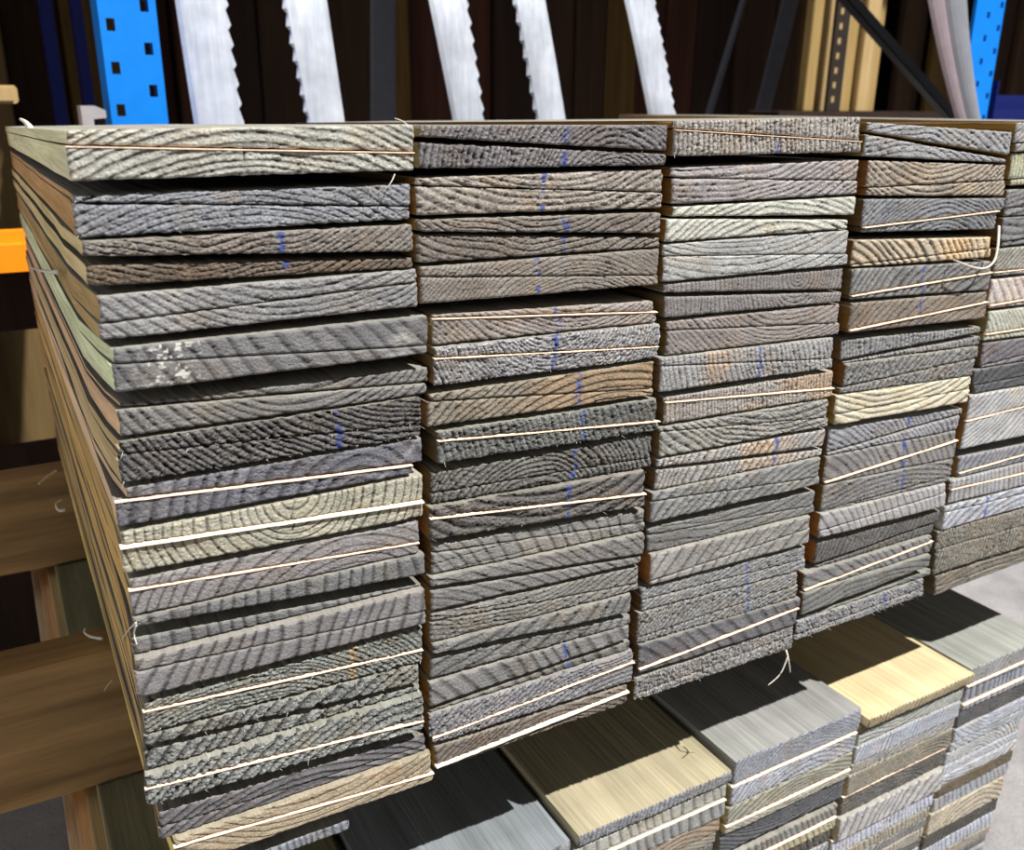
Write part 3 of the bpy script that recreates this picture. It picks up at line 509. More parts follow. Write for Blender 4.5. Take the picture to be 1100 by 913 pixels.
(4,7,0,0.4656,0.6176,-0.1411,-0.1552,-0.1479,-0.1521,0.003,(138,138,138),(0.8636,-0.1218),0.0038,0.7,0.6,0,None,None,(130,96,50),'','light grey board, upper of seventh pair down, upper stack fourth column'),
(4,7,1,0.4684,0.62,-0.1569,-0.1579,-0.1555,-0.1623,0.004,(138,138,138),(0.8636,-0.1218),0.0038,0.7,0.6,0,None,None,(130,96,50),'','light grey board, lower of seventh pair down, upper stack fourth column'),
(4,8,0,0.4694,0.6154,-0.1583,-0.1744,-0.1627,-0.1713,-0.001,(127,125,120),(0.6883,-0.3025),0.0047,0.6,0.7,0,None,None,(140,90,36),'','grey board, upper of eighth pair down, upper stack fourth column'),
(4,8,1,0.4665,0.6126,-0.1753,-0.179,-0.1717,-0.185,-0.002,(127,125,120),(0.6883,-0.3025),0.0047,0.6,0.7,0,None,None,(140,90,36),'','grey board, lower of eighth pair down, upper stack fourth column'),
(4,9,0,0.4625,0.611,-0.1796,-0.1932,-0.1854,-0.1953,-0.003,(214,200,158),(0.5291,-0.0443),0.0059,0.7,0.15,0,None,None,(160,126,50),'','pale yellow board, upper of ninth pair down, upper stack fourth column'),
(4,9,1,0.464,0.6118,-0.1936,-0.2014,-0.1957,-0.2063,-0.003,(214,200,158),(0.5291,-0.0443),0.0059,0.7,0.15,0,None,None,(160,126,50),'','pale yellow board, lower of ninth pair down, upper stack fourth column'),
(4,10,0,0.4628,0.6115,-0.2051,-0.2225,-0.2121,-0.2162,0.002,(144,144,152),(0.3734,-0.3668),0.0038,0.4,0.4,0,0.58,None,(120,90,50),'','bluish grey board with blue mark, upper of tenth pair down, upper stack fourth column'),
(4,10,1,0.4635,0.6088,-0.2234,-0.2248,-0.2174,-0.2291,0.001,(144,144,152),(0.3734,-0.3668),0.0038,0.4,0.4,0,0.58,None,(120,90,50),'','bluish grey board with blue mark, lower of tenth pair down, upper stack fourth column'),
(4,11,0,0.462,0.6073,-0.2254,-0.2449,-0.2299,-0.2375,0,(133,129,127),(0.3457,-0.3697),0.0066,0.3,0.25,0,0.58,None,(130,96,40),'','grey board with blue mark, upper of eleventh pair down, upper stack fourth column'),
(4,11,1,0.4638,0.6103,-0.2453,-0.2474,-0.2379,-0.2527,0,(133,129,127),(0.3457,-0.3697),0.0066,0.3,0.25,2,0.58,None,(130,96,40),'','grey board with blue mark, lower of eleventh pair down, upper stack fourth column'),
(4,12,0,0.4627,0.6081,-0.2478,-0.2676,-0.2531,-0.2679,-0.001,(126,124,123),(0.5354,-0.4498),0.0047,0.3,0.45,0,0.6,None,(130,96,40),'','grey board with blue mark, upper of twelfth pair down, upper stack fourth column'),
(4,12,1,0.4645,0.6076,-0.268,-0.2685,-0.2683,-0.2722,-0.001,(126,124,123),(0.5354,-0.4498),0.0047,0.3,0.45,0,0.6,None,(130,96,40),'','grey board with blue mark, lower of twelfth pair down, upper stack fourth column'),
(4,13,0,0.461,0.6023,-0.2689,-0.2828,-0.2726,-0.2808,-0.004,(156,154,154),(0.2915,-0.3935),0.0066,0.35,0.15,0,None,None,(160,104,44),'','light grey board, upper of thirteenth pair down, upper stack fourth column'),
(4,13,1,0.4628,0.6051,-0.2832,-0.289,-0.2812,-0.2932,-0.004,(156,154,154),(0.2915,-0.3935),0.0066,0.35,0.15,0,None,None,(160,104,44),'','light grey board, lower of thirteenth pair down, upper stack fourth column'),
(4,14,0,0.4655,0.6066,-0.2949,-0.3127,-0.2985,-0.3083,0.003,(100,97,94),(0.7886,-0.4109),0.0044,0.6,0.3,0,None,None,(170,104,40),'','dark grey board, upper of fourteenth pair down, upper stack fourth column'),
(4,14,1,0.4697,0.6037,-0.3157,-0.3169,-0.3098,-0.3186,0.005,(100,97,94),(0.7886,-0.4109),0.0044,0.6,0.3,0,None,None,(170,104,40),'','dark grey board, lower of fourteenth pair down, upper stack fourth column'),
(4,15,0,0.4552,0.599,-0.3173,-0.3306,-0.319,-0.3236,0,(124,122,121),(0.3833,-0.4692),0.0062,0.4,0.3,0,None,None,(120,84,44),'','grey board, upper of fifteenth pair down, upper stack fourth column'),
(4,15,1,0.4566,0.6011,-0.331,-0.3322,-0.324,-0.3339,0,(124,122,121),(0.3833,-0.4692),0.0062,0.4,0.3,1,None,None,(120,84,44),'','grey board with pale splinter edge, lower of fifteenth pair down, upper stack fourth column'),
(4,16,0,0.454,0.5976,-0.3326,-0.3506,-0.3343,-0.3453,-0.004,(116,117,111),(0.5327,-0.5472),0.0047,0.35,0.25,0,None,None,(120,84,44),'','greenish grey board, upper of sixteenth pair down, upper stack fourth column'),
(4,16,1,0.4609,0.6066,-0.3562,-0.3557,-0.3518,-0.3571,0.001,(116,117,111),(0.5327,-0.5472),0.0047,0.35,0.25,0,None,None,(120,84,44),'','greenish grey board, lower of sixteenth pair down, upper stack fourth column'),
(4,17,0,0.4522,0.5972,-0.3561,-0.3678,-0.3575,-0.3659,-0.002,(140,140,142),(0.6857,-0.2462),0.0022,0.5,1,0,0.68,None,(110,80,44),'','grey board with blue mark, upper of seventeenth pair down, upper stack fourth column'),
(4,17,1,0.4517,0.5993,-0.3682,-0.3724,-0.3663,-0.3738,-0.002,(140,140,142),(0.6857,-0.2462),0.0022,0.5,1,0,0.68,None,(110,80,44),'','grey board with blue mark, lower of seventeenth pair down, upper stack fourth column'),
(5,1,0,0.6136,0.7641,0.0006,-0.0135,-0.0028,-0.0111,-0.001,(160,156,152),(0.6886,-0.1302),0.0038,0.4,0.4,0,None,None,(150,120,60),'','light grey board, upper of first pair down, upper stack right-edge column'),
(5,1,1,0.6163,0.7659,-0.0139,-0.0197,-0.0116,-0.0164,-0.001,(160,156,152),(0.6886,-0.1302),0.0038,0.4,0.4,0,None,None,(150,120,60),'','light grey board, lower of first pair down, upper stack right-edge column'),
(5,2,0,0.6168,0.7677,-0.0206,-0.0388,-0.0202,-0.0355,0.001,(176,180,140),(0.9941,0.0134),0.0047,0.5,0.3,0,None,None,(150,120,60),'','pale green board, upper of second pair down, upper stack right-edge column'),
(5,2,1,0.6202,0.7684,-0.0392,-0.0432,-0.036,-0.0434,0.001,(176,180,140),(0.9941,0.0134),0.0047,0.5,0.3,0,None,None,(150,120,60),'','pale green board, lower of second pair down, upper stack right-edge column'),
(5,3,0,0.6177,0.7668,-0.046,-0.0592,-0.0474,-0.0577,0.001,(133,131,130),(0.6619,-0.206),0.0047,0.4,0.4,0,None,None,(130,96,50),'','grey board, upper of third pair down, upper stack right-edge column'),
(5,3,1,0.6199,0.769,-0.0596,-0.0652,-0.0581,-0.0662,0.001,(133,131,130),(0.6619,-0.206),0.0047,0.4,0.4,0,None,None,(130,96,50),'','grey board, lower of third pair down, upper stack right-edge column'),
(5,4,0,0.6187,0.7691,-0.0661,-0.0836,-0.0669,-0.0817,0,(125,125,126),(0.6337,-0.0015),0.0047,0.5,0.3,0,None,None,(130,96,50),'','grey board, upper of fourth pair down, upper stack right-edge column'),
(5,4,1,0.6218,0.7703,-0.084,-0.087,-0.0822,-0.0867,0,(125,125,126),(0.6337,-0.0015),0.0047,0.5,0.3,0,None,None,(130,96,50),'','grey board, lower of fourth pair down, upper stack right-edge column'),
(5,5,0,0.6158,0.7639,-0.0885,-0.1053,-0.0898,-0.1066,-0.002,(160,155,138),(0.7489,-0.2352),0.0034,0.6,0.5,0,None,None,(130,96,50),'','tan grey board, upper of fifth pair down, upper stack right-edge column'),
(5,5,1,0.6163,0.7659,-0.1057,-0.109,-0.107,-0.1111,-0.002,(160,155,138),(0.7489,-0.2352),0.0034,0.6,0.5,1,None,None,(130,96,50),'','tan grey board with pale splinter edge, lower of fifth pair down, upper stack right-edge column'),
(5,6,0,0.6164,0.7668,-0.1113,-0.1307,-0.1121,-0.1279,-0.001,(206,188,178),(0.827,0.012),0.0086,0.15,0.15,0,None,None,(180,140,100),'','pinkish pale board, upper of sixth pair down, upper stack right-edge column'),
(5,6,1,0.6192,0.7687,-0.1311,-0.1336,-0.1283,-0.1376,-0.001,(206,188,178),(0.827,0.012),0.0086,0.15,0.15,2,None,None,(180,140,100),'','pinkish pale board with pale splinter edge, lower of sixth pair down, upper stack right-edge column'),
(5,7,0,0.6209,0.7667,-0.1359,-0.1533,-0.1399,-0.1549,0,(186,186,160),(0.7965,-0.0153),0.0036,0.6,0.2,0,None,0.16,(160,140,80),'','pale green board with dark crack, upper of seventh pair down, upper stack right-edge column'),
(5,7,1,0.6208,0.771,-0.1537,-0.159,-0.1553,-0.1638,0,(186,186,160),(0.7965,-0.0153),0.0036,0.6,0.2,1,None,0.16,(160,140,80),'','pale green board with dark crack, lower of seventh pair down, upper stack right-edge column'),
(5,8,0,0.6225,0.7735,-0.1613,-0.1793,-0.1653,-0.1721,0.001,(120,115,124),(0.6829,-0.2484),0.0066,0.3,0.3,0,None,None,(130,96,50),'','bluish grey board, upper of eighth pair down, upper stack right-edge column'),
(5,8,1,0.6254,0.7745,-0.1797,-0.1813,-0.1726,-0.1832,0.001,(120,115,124),(0.6829,-0.2484),0.0066,0.3,0.3,0,None,None,(130,96,50),'','bluish grey board, lower of eighth pair down, upper stack right-edge column'),
(5,9,0,0.6149,0.7658,-0.1817,-0.1942,-0.1839,-0.1956,-0.001,(84,86,94),(0.6752,-0.2384),0.0076,0.3,0.2,0,None,None,(110,84,44),'','very dark bluish grey board, upper of ninth pair down, upper stack right-edge column'),
(5,9,1,0.6177,0.7685,-0.1946,-0.2008,-0.196,-0.2055,-0.001,(84,86,94),(0.6752,-0.2384),0.0076,0.3,0.2,0,None,None,(110,84,44),'','very dark bluish grey board, lower of ninth pair down, upper stack right-edge column'),
(5,10,0,0.6126,0.7591,-0.2012,-0.2215,-0.2059,-0.2194,-0.004,(176,176,176),(0.5512,-0.0917),0.0047,0.35,0.15,0,None,None,(150,104,44),'','light grey board, upper of tenth pair down, upper stack right-edge column'),
(5,10,1,0.6123,0.7618,-0.2219,-0.2459,-0.2201,-0.2498,-0.004,(176,176,176),(0.5512,-0.0917),0.0047,0.35,0.15,1,None,None,(150,104,44),'','light grey board with pale splinter edge, lower of tenth pair down, upper stack right-edge column'),
(5,11,0,0.6167,0.7668,-0.2539,-0.2678,-0.2617,-0.2664,0.001,(134,137,148),(0.8419,-0.4011),0.0057,0.3,0.2,0,None,None,(170,130,66),'','bluish grey board, upper of eleventh pair down, upper stack right-edge column'),
(5,11,1,0.6191,0.7699,-0.2682,-0.2718,-0.2668,-0.2764,0.001,(134,137,148),(0.8419,-0.4011),0.0057,0.3,0.2,1,None,None,(170,130,66),'','bluish grey board with pale splinter edge, lower of eleventh pair down, upper stack right-edge column'),
(5,12,0,0.6084,0.7552,-0.2722,-0.28,-0.2768,-0.2864,-0.001,(160,160,166),(0.9502,-0.2401),0.0057,0.3,0.3,0,None,None,(130,96,50),'','bluish grey board, upper of twelfth pair down, upper stack right-edge column'),
(5,12,1,0.6105,0.7562,-0.2804,-0.2929,-0.2868,-0.2988,-0.001,(160,160,166),(0.9502,-0.2401),0.0057,0.3,0.3,2,None,None,(130,96,50),'','bluish grey board with pale splinter edge, lower of twelfth pair down, upper stack right-edge column'),
(5,13,0,0.6075,0.7541,-0.295,-0.2998,-0.2998,-0.3069,-0.002,(170,175,190),(0.7242,-0.4271),0.0066,0.3,0.3,0,0.37,None,(190,180,170),'','pale bluish board with blue mark, upper of thirteenth pair down, upper stack right-edge column'),
(5,13,1,0.6079,0.7567,-0.3002,-0.3161,-0.3073,-0.319,-0.002,(170,175,190),(0.7242,-0.4271),0.0066,0.3,0.3,0,0.37,None,(190,180,170),'','pale bluish board with blue mark, lower of thirteenth pair down, upper stack right-edge column'),
(5,14,0,0.6045,0.7506,-0.3167,-0.3336,-0.3215,-0.3388,-0.001,(138,130,113),(0.9748,-0.4137),0.0032,0.8,0.7,0,None,None,(100,90,60),'','brownish grey board, upper of fourteenth pair down, upper stack right-edge column'),
(5,14,1,0.6074,0.7569,-0.334,-0.3573,-0.3392,-0.3603,-0.001,(138,130,113),(0.9748,-0.4137),0.0032,0.8,0.7,0,None,None,(100,90,60),'','brownish grey board, lower of fourteenth pair down, upper stack right-edge column'),
(5,15,0,0.6151,0.7642,-0.3618,-0.3722,-0.365,-0.3727,0.003,(122,111,94),(0.6896,-0.565),0.0047,0.3,0.3,0,None,None,(100,84,50),'','brown board, upper of fifteenth pair down, upper stack right-edge column'),
(5,15,1,0.6174,0.766,-0.3726,-0.3803,-0.3731,-0.3779,0.003,(122,111,94),(0.6896,-0.565),0.0047,0.3,0.3,0,None,None,(100,84,50),'','brown board, lower of fifteenth pair down, upper stack right-edge column'),
]
RES = {1: .0005, 2: .0006, 3: .0007, 4: .0008, 5: .0009}
GU = 'feather-edge boards in the upper stack'
for i, b in enumerate(BOARDS):
    c, k, h = b[:3]
    board('feather_edge_board', *b[3:9], b[9], tuple(q*.955 for q in b[10]), *b[11:20], b[20], GU, res=RES[c], seed=1000*c+17*k+(0 if b[12] else h), sidevar=.0016 if c == 1 else .0005,
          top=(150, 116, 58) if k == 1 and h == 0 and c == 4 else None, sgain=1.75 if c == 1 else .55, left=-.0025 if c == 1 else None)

# one more column continues past the right edge of the picture
b0 = board('feather_edge_board', .7785, .927, -.0005, -.0245, -.0005, -.0245, 0, (126, 124, 120), (.85, -.1), .0045, .4, .3, 0, None, None, (130, 100, 60), '',
           'grey board in the column past the right-edge column, outside the frame', GU, res=.003, seed=555, sagf=lambda z: z, hair=False)
for k in range(1, 15):
    o = b0.copy(); COLL.objects.link(o); o.location.z -= .0252*k; o.location.y += .001*((k*5) % 4)

# the thin board that shows in the sun under the first column
board('feather_edge_board', .004, .1005, -.3930, -.4005, -.3930, -.4005, .012, (120, 126, 140), (-.4, -.4), .0042, .5, .3, 0, None, None, (120, 110, 90), '',
      'thin bluish grey board under the leftmost column of the upper stack', GU, res=.0008, seed=91, depth=.22, sagf=lambda z: z)

# ------------------------------------------------------------ lower stack
GL = 'boards in the lower stack'
flat = lambda z: z
ORD = ['top', 'second', 'third', 'fourth', 'fifth', 'sixth', 'seventh', 'eighth', 'ninth', 'tenth', 'eleventh', 'twelfth', 'thirteenth', 'fourteenth', 'fifteenth', 'sixteenth', 'seventeenth', 'eighteenth', 'nineteenth', 'twentieth', 'twenty-first', 'twenty-second']
LCOL = {1: 'first column of lower stack', 2: 'second column of lower stack', 3: 'third column of lower stack', 4: 'fourth column of lower stack', 5: 'fifth column of lower stack', 6: 'last column of lower stack'}
LBASE = -.762
LOWX = {1: (-.027, .122), 2: (.1255, .272), 3: (.2755, .4235), 4: (.429, .5765), 5: (.580, .7265), 6: (.7295, .852)}
# z top, z bottom, dy, tone, side/top tone, pith (u, v), spacing, relief, fuzz, splinter, look
LOW = {
1: [(-.500, -.5115, .01, (120, 118, 112), (122, 116, 88), (.5, -2), 4, .4, .3, 0, 'greenish grey'),
    (-.5115, -.523, .0, (120, 116, 110), (176, 150, 108), (.5, 2), 4, .4, .3, 0, 'tan'),
    (-.523, -.535, .004, (130, 120, 106), (186, 150, 112), (.5, 3), 4, .4, .3, 0, 'light brown'),
    (-.535, -.548, .002, (130, 120, 106), (176, 158, 130), (.5, 3), 4, .4, .3, 0, 'pale brown')],
2: [(-.500, -.512, .0, (120, 124, 130), (116, 121, 124), (2.4, .1), 4, .6, .6, 0, 'bluish grey')],
3: [(-.4960, -.5065, -.003, (124, 126, 132), (158, 148, 122), (2.6, -.5), 3.6, .9, .5, 0, 'tan topped'),
    (-.5097, -.5225, .0, (150, 150, 138), (140, 120, 84), (2.6, .3), 9, .3, .15, 0, 'grey'),
    (-.5225, -.5385, -.003, (132, 136, 134), (150, 130, 90), (2.6, .3), 9, .3, .15, 1, 'greenish grey'),
    (-.5395, -.5555, -.001, (150, 126, 98), (150, 130, 90), (.7, -.5), 4.5, .8, .15, 1, 'brown'),
    (-.556, -.5665, .0, (140, 130, 110), (150, 130, 90), (.7, -.6), 4.5, .6, .15, 0, 'brownish grey')],
4: [(-.4920, -.5150, .0, (132, 136, 150), (132, 131, 128), (.62, -.35), 3.2, .5, .4, 0, 'bluish grey'),
    (-.5152, -.5350, -.001, (152, 156, 170), (140, 130, 100), (.6, -.5), 5, .4, .5, 1, 'light bluish grey'),
    (-.5355, -.5520, -.002, (140, 138, 116), (160, 140, 96), (.6, -.7), 4.2, .6, .3, 0, 'olive grey'),
    (-.5522, -.5610, -.003, (156, 150, 128), (170, 150, 100), (.6, .8), 4.2, .4, .4, 2, 'olive'),
    (-.5612, -.5845, .0, (86, 88, 94), (110, 100, 80), (.5, .75), 3.6, .9, .3, 0, 'dark grey'),
    (-.5915, -.6035, .0, (124, 122, 114), (140, 130, 100), (2, .5), 6, .4, .3, 0, 'grey'),
    (-.604, -.6160, -.001, (160, 148, 108), (170, 150, 100), (2, .5), 6, .4, .7, 1, 'yellowish'),
    (-.6162, -.6320, .001, (86, 80, 72), (110, 100, 80), (2, .5), 6, .4, .9, 0, 'dark brown')],
5: [(-.5010, -.5105, -.007, (150, 132, 88), (196, 178, 140), (2.6, -1.0), 4, .9, .3, 0, 'bright yellow'),
    (-.5112, -.5195, -.001, (112, 100, 78), (150, 130, 80), (2.6, -.9), 4, .8, .3, 0, 'olive brown'),
    (-.5202, -.5328, .0, (156, 162, 152), (160, 150, 110), (.3, .9), 3.6, .5, .3, 0, 'pale greenish grey'),
    (-.5332, -.5515, -.001, (154, 160, 176), (150, 140, 110), (2.6, -.6), 4.2, .6, .2, 0, 'bluish grey'),
    (-.5518, -.5634, .0, (150, 146, 142), (150, 140, 110), (1.2, -.9), 5, .4, .4, 0, 'light grey'),
    (-.5638, -.5850, -.001, (138, 128, 106), (150, 130, 90), (.75, -.6), 3.4, .7, .3, 0, 'brownish grey'),
    (-.5856, -.6070, .0, (96, 92, 86), (110, 100, 80), (.3, -.9), 3.4, .5, .6, 1, 'dark grey'),
    (-.6074, -.6325, -.004, (164, 160, 158), (150, 140, 110), (1.5, -.6), 9, .3, .3, 0, 'light grey'),
    (-.6328, -.6540, .0, (162, 166, 186), (150, 140, 110), (2.3, .3), 5, .5, .5, 1, 'pale bluish grey'),
    (-.6544, -.6668, .0, (146, 136, 112), (150, 140, 110), (2.3, .3), 5, .4, .3, 0, 'tan')],
6: [(-.5010, -.5194, .0, (138, 138, 138), (140, 141, 134), (1.5, -.9), 5, .3, .3, 0, 'light grey'),
    (-.5196, -.5236, -.001, (150, 150, 142), (150, 140, 120), (1.5, -.9), 5, .3, .3, 1, 'pale'),
    (-.5240, -.5390, .001, (128, 136, 158), (150, 140, 120), (2.3, .1), 8, .5, .2, 0, 'blue grey'),
    (-.5393, -.5465, -.002, (140, 140, 146), (150, 140, 120), (2.3, .1), 8, .4, .3, 2, 'light grey'),
    (-.5469, -.5671, .0, (88, 90, 94), (110, 100, 80), (.5, -.6), 2.8, .6, .2, 0, 'dark grey'),
    (-.5674, -.5830, -.001, (156, 161, 178), (150, 140, 120), (.6, .5), 5, .4, .3, 0, 'light bluish grey'),
    (-.5834, -.5942, .0, (150, 155, 164), (150, 140, 120), (.6, .5), 5, .4, .3, 0, 'bluish grey'),
    (-.5950, -.6108, .001, (166, 168, 172), (150, 140, 120), (.4, -.3), 4, .5, .3, 0, 'light grey'),
    (-.6110, -.6208, .0, (160, 164, 178), (150, 140, 120), (.4, -.3), 4, .5, .3, 0, 'pale bluish grey'),
    (-.6212, -.6331, -.001, (164, 168, 180), (150, 140, 120), (.4, .7), 5, .5, .3, 0, 'pale grey'),
    (-.6334, -.6478, -.001, (106, 90, 64), (150, 130, 90), (2.3, -1.2), 3.4, .7, .4, 0, 'dark brown'),
    (-.6482, -.6650, .0, (142, 146, 156), (150, 140, 120), (2, .6), 7, .3, .3, 0, 'grey'),
    (-.6653, -.6928, -.001, (176, 160, 130), (170, 150, 110), (.6, -.4), 6, .4, .4, 0, 'pale tan'),
    (-.6932, -.7104, .0, (82, 78, 72), (110, 100, 80), (2.2, -.9), 5, .9, .3, 0, 'dark charcoal grey'),
    (-.7107, -.7280, .0, (156, 162, 178), (150, 140, 120), (2, .3), 6, .4, .3, 0, 'pale blue grey')]}
GEN = [((140, 142, 150), 'light grey'), ((118, 116, 112), 'grey'), ((150, 140, 118), 'tan grey'), ((100, 98, 96), 'dark grey')]
for c, rows in LOW.items():
    rows = list(rows); z = rows[-1][1]-.0004; k = 0
    n = max(1, round((z-LBASE)/(.0125 if c in (4, 5, 6) else .024)))   # the rest of the column, out of the frame
    stp = (z-LBASE)/n
    while k < n:
        g = GEN[(k+c) % 4]
        rows.append((z-stp*k, z-stp*(k+1)+.0004, 0, g[0], (150, 130, 96), ((k*.37) % 1, .7-(k % 3)*.7), 4.5, .5, .3, 0, g[1])); k += 1
    for k, (zt, zb, dy, tone, side, pith, sp, amp, fuzz, fr, look) in enumerate(rows):
        xa, xb = LOWX[c]; sh = .13*((zt+zb)/2+.5)
        if c == 1:
            xb += sh; sh = (0, -.009, -.018, -.026)[min(k, 3)]; xb -= sh+.001
        xa += sh; xb += sh; zt -= .0001; zb += .0001
        w = xb-xa; zc = (zt+zb)/2
        lab = '%s board, %s in the %s' % (look, (ORD[k] if k else 'topmost'), LCOL[c]) if k == 0 else '%s board, %s from the top, %s' % (look, ORD[k], LCOL[c])
        ey = None
        o = board('board', xa, xb, zt, zb, zt, zb, .023+dy, tone, (xa+pith[0]*w, zc+pith[1]*w), sp*.001, amp, fuzz, min(fr, 1), None, None, side, '', lab, GL,
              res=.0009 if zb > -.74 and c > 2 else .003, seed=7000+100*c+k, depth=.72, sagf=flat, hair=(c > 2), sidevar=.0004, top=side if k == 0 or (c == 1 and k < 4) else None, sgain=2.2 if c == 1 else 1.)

# ------------------------------------------------------------ timber bearers between the stacks and under the lower one
BEAR = mat_wood('rough_bearer_timber', (146, 116, 76), (5, 70, 70), .4)
def bearer(x0, x1, ya, yb, z0, z1, label):
    mb = MB(); n = len(mb.v)
    # a sawn timber with eased arrises and a slightly uneven surface
    R = random.Random(int(ya*1000)); b = .003
    prof = [(ya+b, z0), (yb-b, z0), (yb, z0+b), (yb, z1-b), (yb-b, z1), (ya+b, z1), (ya, z1-b), (ya, z0+b)]
    N = 24
    for i in range(N+1):
        x = x0+(x1-x0)*i/N
        mb.v += [(x, p[0]+R.uniform(-.0006, .0006), p[1]+(R.uniform(-.0005, 0) if 3 <= j <= 6 else R.uniform(0, .0004))) for j, p in enumerate(prof)]
    for i in range(N):
        for j in range(8):
            q = (j+1) % 8; mb.f.append((i*8+j, i*8+q, i*8+8+q, i*8+8+j))
    mb.f.append(tuple(range(8))[::-1]); mb.f.append(tuple(N*8+j for j in range(8)))
    o = mb.build('timber_bearer', BEAR); tag(o, label, 'timber', 'timber bearers')
    return o
bearer(-.19, .87, .25, .293, -.4995, -.3835, 'thick brown timber bearer between the stacks, nearer the front')
bearer(-.17, .87, .668, .712, -.4995, -.3865, 'brown timber bearer between the stacks, farther back')

# ------------------------------------------------------------ loose splinters
def curl(pts, rad, label, cat='splinter'):
    # smooth the corner points a little
    P = [Vector(p) for p in pts]; Q = []
    for i in range(len(P)-1):
        p0 = P[max(i-1, 0)]; p1 = P[i]; p2 = P[i+1]; p3 = P[min(i+2, len(P)-1)]
        for k in range(6):
            t = k/6
            Q.append(.5*((2*p1)+(p2-p0)*t+(2*p0-5*p1+4*p2-p3)*t*t+(3*p1-p0-3*p2+p3)*t**3))
    Q.append(P[-1])
    o = MB().tube(Q, lambda q: rad*(1-.55*q), 5).build('splinter', HAIR, None, True)
    tag(o, label, cat, 'loose wood splinters'); return o
curl([(0.6165, 0.002, -0.0722), (0.6069, -0.006, -0.0835), (0.5999, -0.01, -0.0946), (0.5875, -0.012, -0.0988), (0.575, -0.011, -0.0973), (0.5634, -0.009, -0.0935), (0.5646, -0.002, -0.0926)], 0.0011, 'pale curled wood string hanging over the fourth column near its right edge')
curl([(0.4453, 0.001, -0.3785), (0.4428, -0.005, -0.3833), (0.4465, -0.005, -0.3959)], 0.0008, 'short grey splinter hanging under the middle column at its right corner')
curl([(0.4472, 0.0, -0.3859), (0.4413, 0.0, -0.3989), (0.4297, 0.0, -0.405)], 0.0007, 'long thin splinter hanging below the upper stack, beside a shorter one')
curl([(-0.0097, 0.6417, -0.374), (-0.0199, 0.6258, -0.374), (-0.0281, 0.6095, -0.374)], 0.0018, 'straight pale splinter sticking out left, above the far bearer')
curl([(-0.0098, 0.5237, -0.374), (-0.0154, 0.5267, -0.374), (-0.0166, 0.5454, -0.374), (-0.0109, 0.5529, -0.374)], 0.0016, 'curled pale splinter on the left side just above the far bearer underside')
curl([(-0.0057, 0.2549, -0.374), (-0.0128, 0.2617, -0.374), (-0.0165, 0.2697, -0.374), (-0.0158, 0.2769, -0.374)], 0.0012, 'pale bent splinter on the left side over the front bearer')
curl([(-0.0065, 0.194, -0.374), (-0.0094, 0.1894, -0.374), (-0.0125, 0.1836, -0.374)], 0.0007, 'thin straight splinter pointing down left in front of the front bearer')
curl([(-0.003, -0.0325, -0.2082), (-0.003, 0.018, -0.2393), (-0.003, 0.0777, -0.2777)], 0.0005, 'fine fibre at the left corner next to the gap in the leftmost column')
curl([(-0.003, -0.0304, -0.2107), (-0.003, -0.0133, -0.2243), (-0.003, -0.0207, -0.2257)], 0.0005, 'short fibre hanging at the left corner next to the gap in the leftmost column')
curl([(-0.006, 0.0923, -0.0717), (-0.006, 0.1659, -0.0828), (-0.006, 0.261, -0.0966), (-0.006, 0.3882, -0.1143), (-0.006, 0.567, -0.1382)], 0.0014, 'white stringy fibre arching across the left side near the orange beam')
curl([(0.1501, 0.004, -0.0009), (0.1447, 0.0, 0.0017), (0.1409, 0.0, 0.003)], 0.0004, 'thin splinter standing up at the top between the leftmost and second columns')
curl([(-0.001, 0.2395, -0.0062), (-0.001, 0.2857, -0.0037), (-0.001, 0.3572, -0.0024)], 0.0022, 'stout splinter standing up at the far top left corner of the upper stack')
curl([(0.1392, -0.002, -0.0222), (0.1359, -0.005, -0.0257), (0.1324, -0.004, -0.0299), (0.1316, -0.001, -0.0331)], 0.0003, 'grey fibre curling over the second pair of boards in the leftmost column')

# ------------------------------------------------------------ racking behind
BLUE = mat_plain('blue_rack_paint', (10, 128, 228), .45, 0, .4, .05)
SHADE_BLUE = mat_plain('blue_paint_darkened_for_shade', (10, 24, 92), .5, 0, .4, .08)  # rack blue with the shade on the posts and beam put into the colour
ORANGE = mat_plain('orange_rack_paint', (255, 140, 10), .5, 0, .4, .06)
BLACKM = mat_plain('black_steel', (12, 12, 15), .4, .2, .5, .1)
def upright(x0, x1, y, z0, z1, cols, pitch, hw, hh, zoff, stag, label, shear=0.0):
    root = bpy.data.objects.new('rack_upright', None); COLL.objects.link(root); root.location = ((x0+x1)/2, y, z0)
    tag(root, label, 'rack upright')
    org = Vector(root.location)
    # the perforated face: cells are left out where the slots are
    xs = [x0]; 
    for cx in cols: xs += [cx-hw/2, cx+hw/2]
    xs.append(x1)
    me = MB()
    def slab(xa, xb, za, zb):
        if zb > za: me.box(xa-org.x, xb-org.x, y-org.y, y+.0025-org.y, za-z0, zb-z0)
    for i in range(len(xs)-1):
        if i % 2 == 0: slab(xs[i], xs[i+1], z0, z1)
        else:
            ci = i//2; z = z0; s = zoff+stag*ci
            k0 = math.ceil((z0-s)/pitch)
            zc = s+k0*pitch
            while zc+hh/2 < z1:
                if zc-hh/2 > z0: slab(xs[i], xs[i+1], z, zc-hh/2); z = zc+hh/2
                zc += pitch
            slab(xs[i], xs[i+1], z, z1)
    me.build('front_plate', BLUE, root)
    for xx, nm in ((x0, 'side_flange'), (x1-.0025, 'side_flange'))[(0 if x0 < 1 else 1):]:
        MB().box(xx-org.x, xx+.0025-org.x, .0025, .075, 0, z1-z0).build(nm, BLUE, root)
    MB().box(x0-.02-org.x, x1+.02-org.x, -.02, .1, 0, .006).build('foot_plate', BLUE, root)
    return root
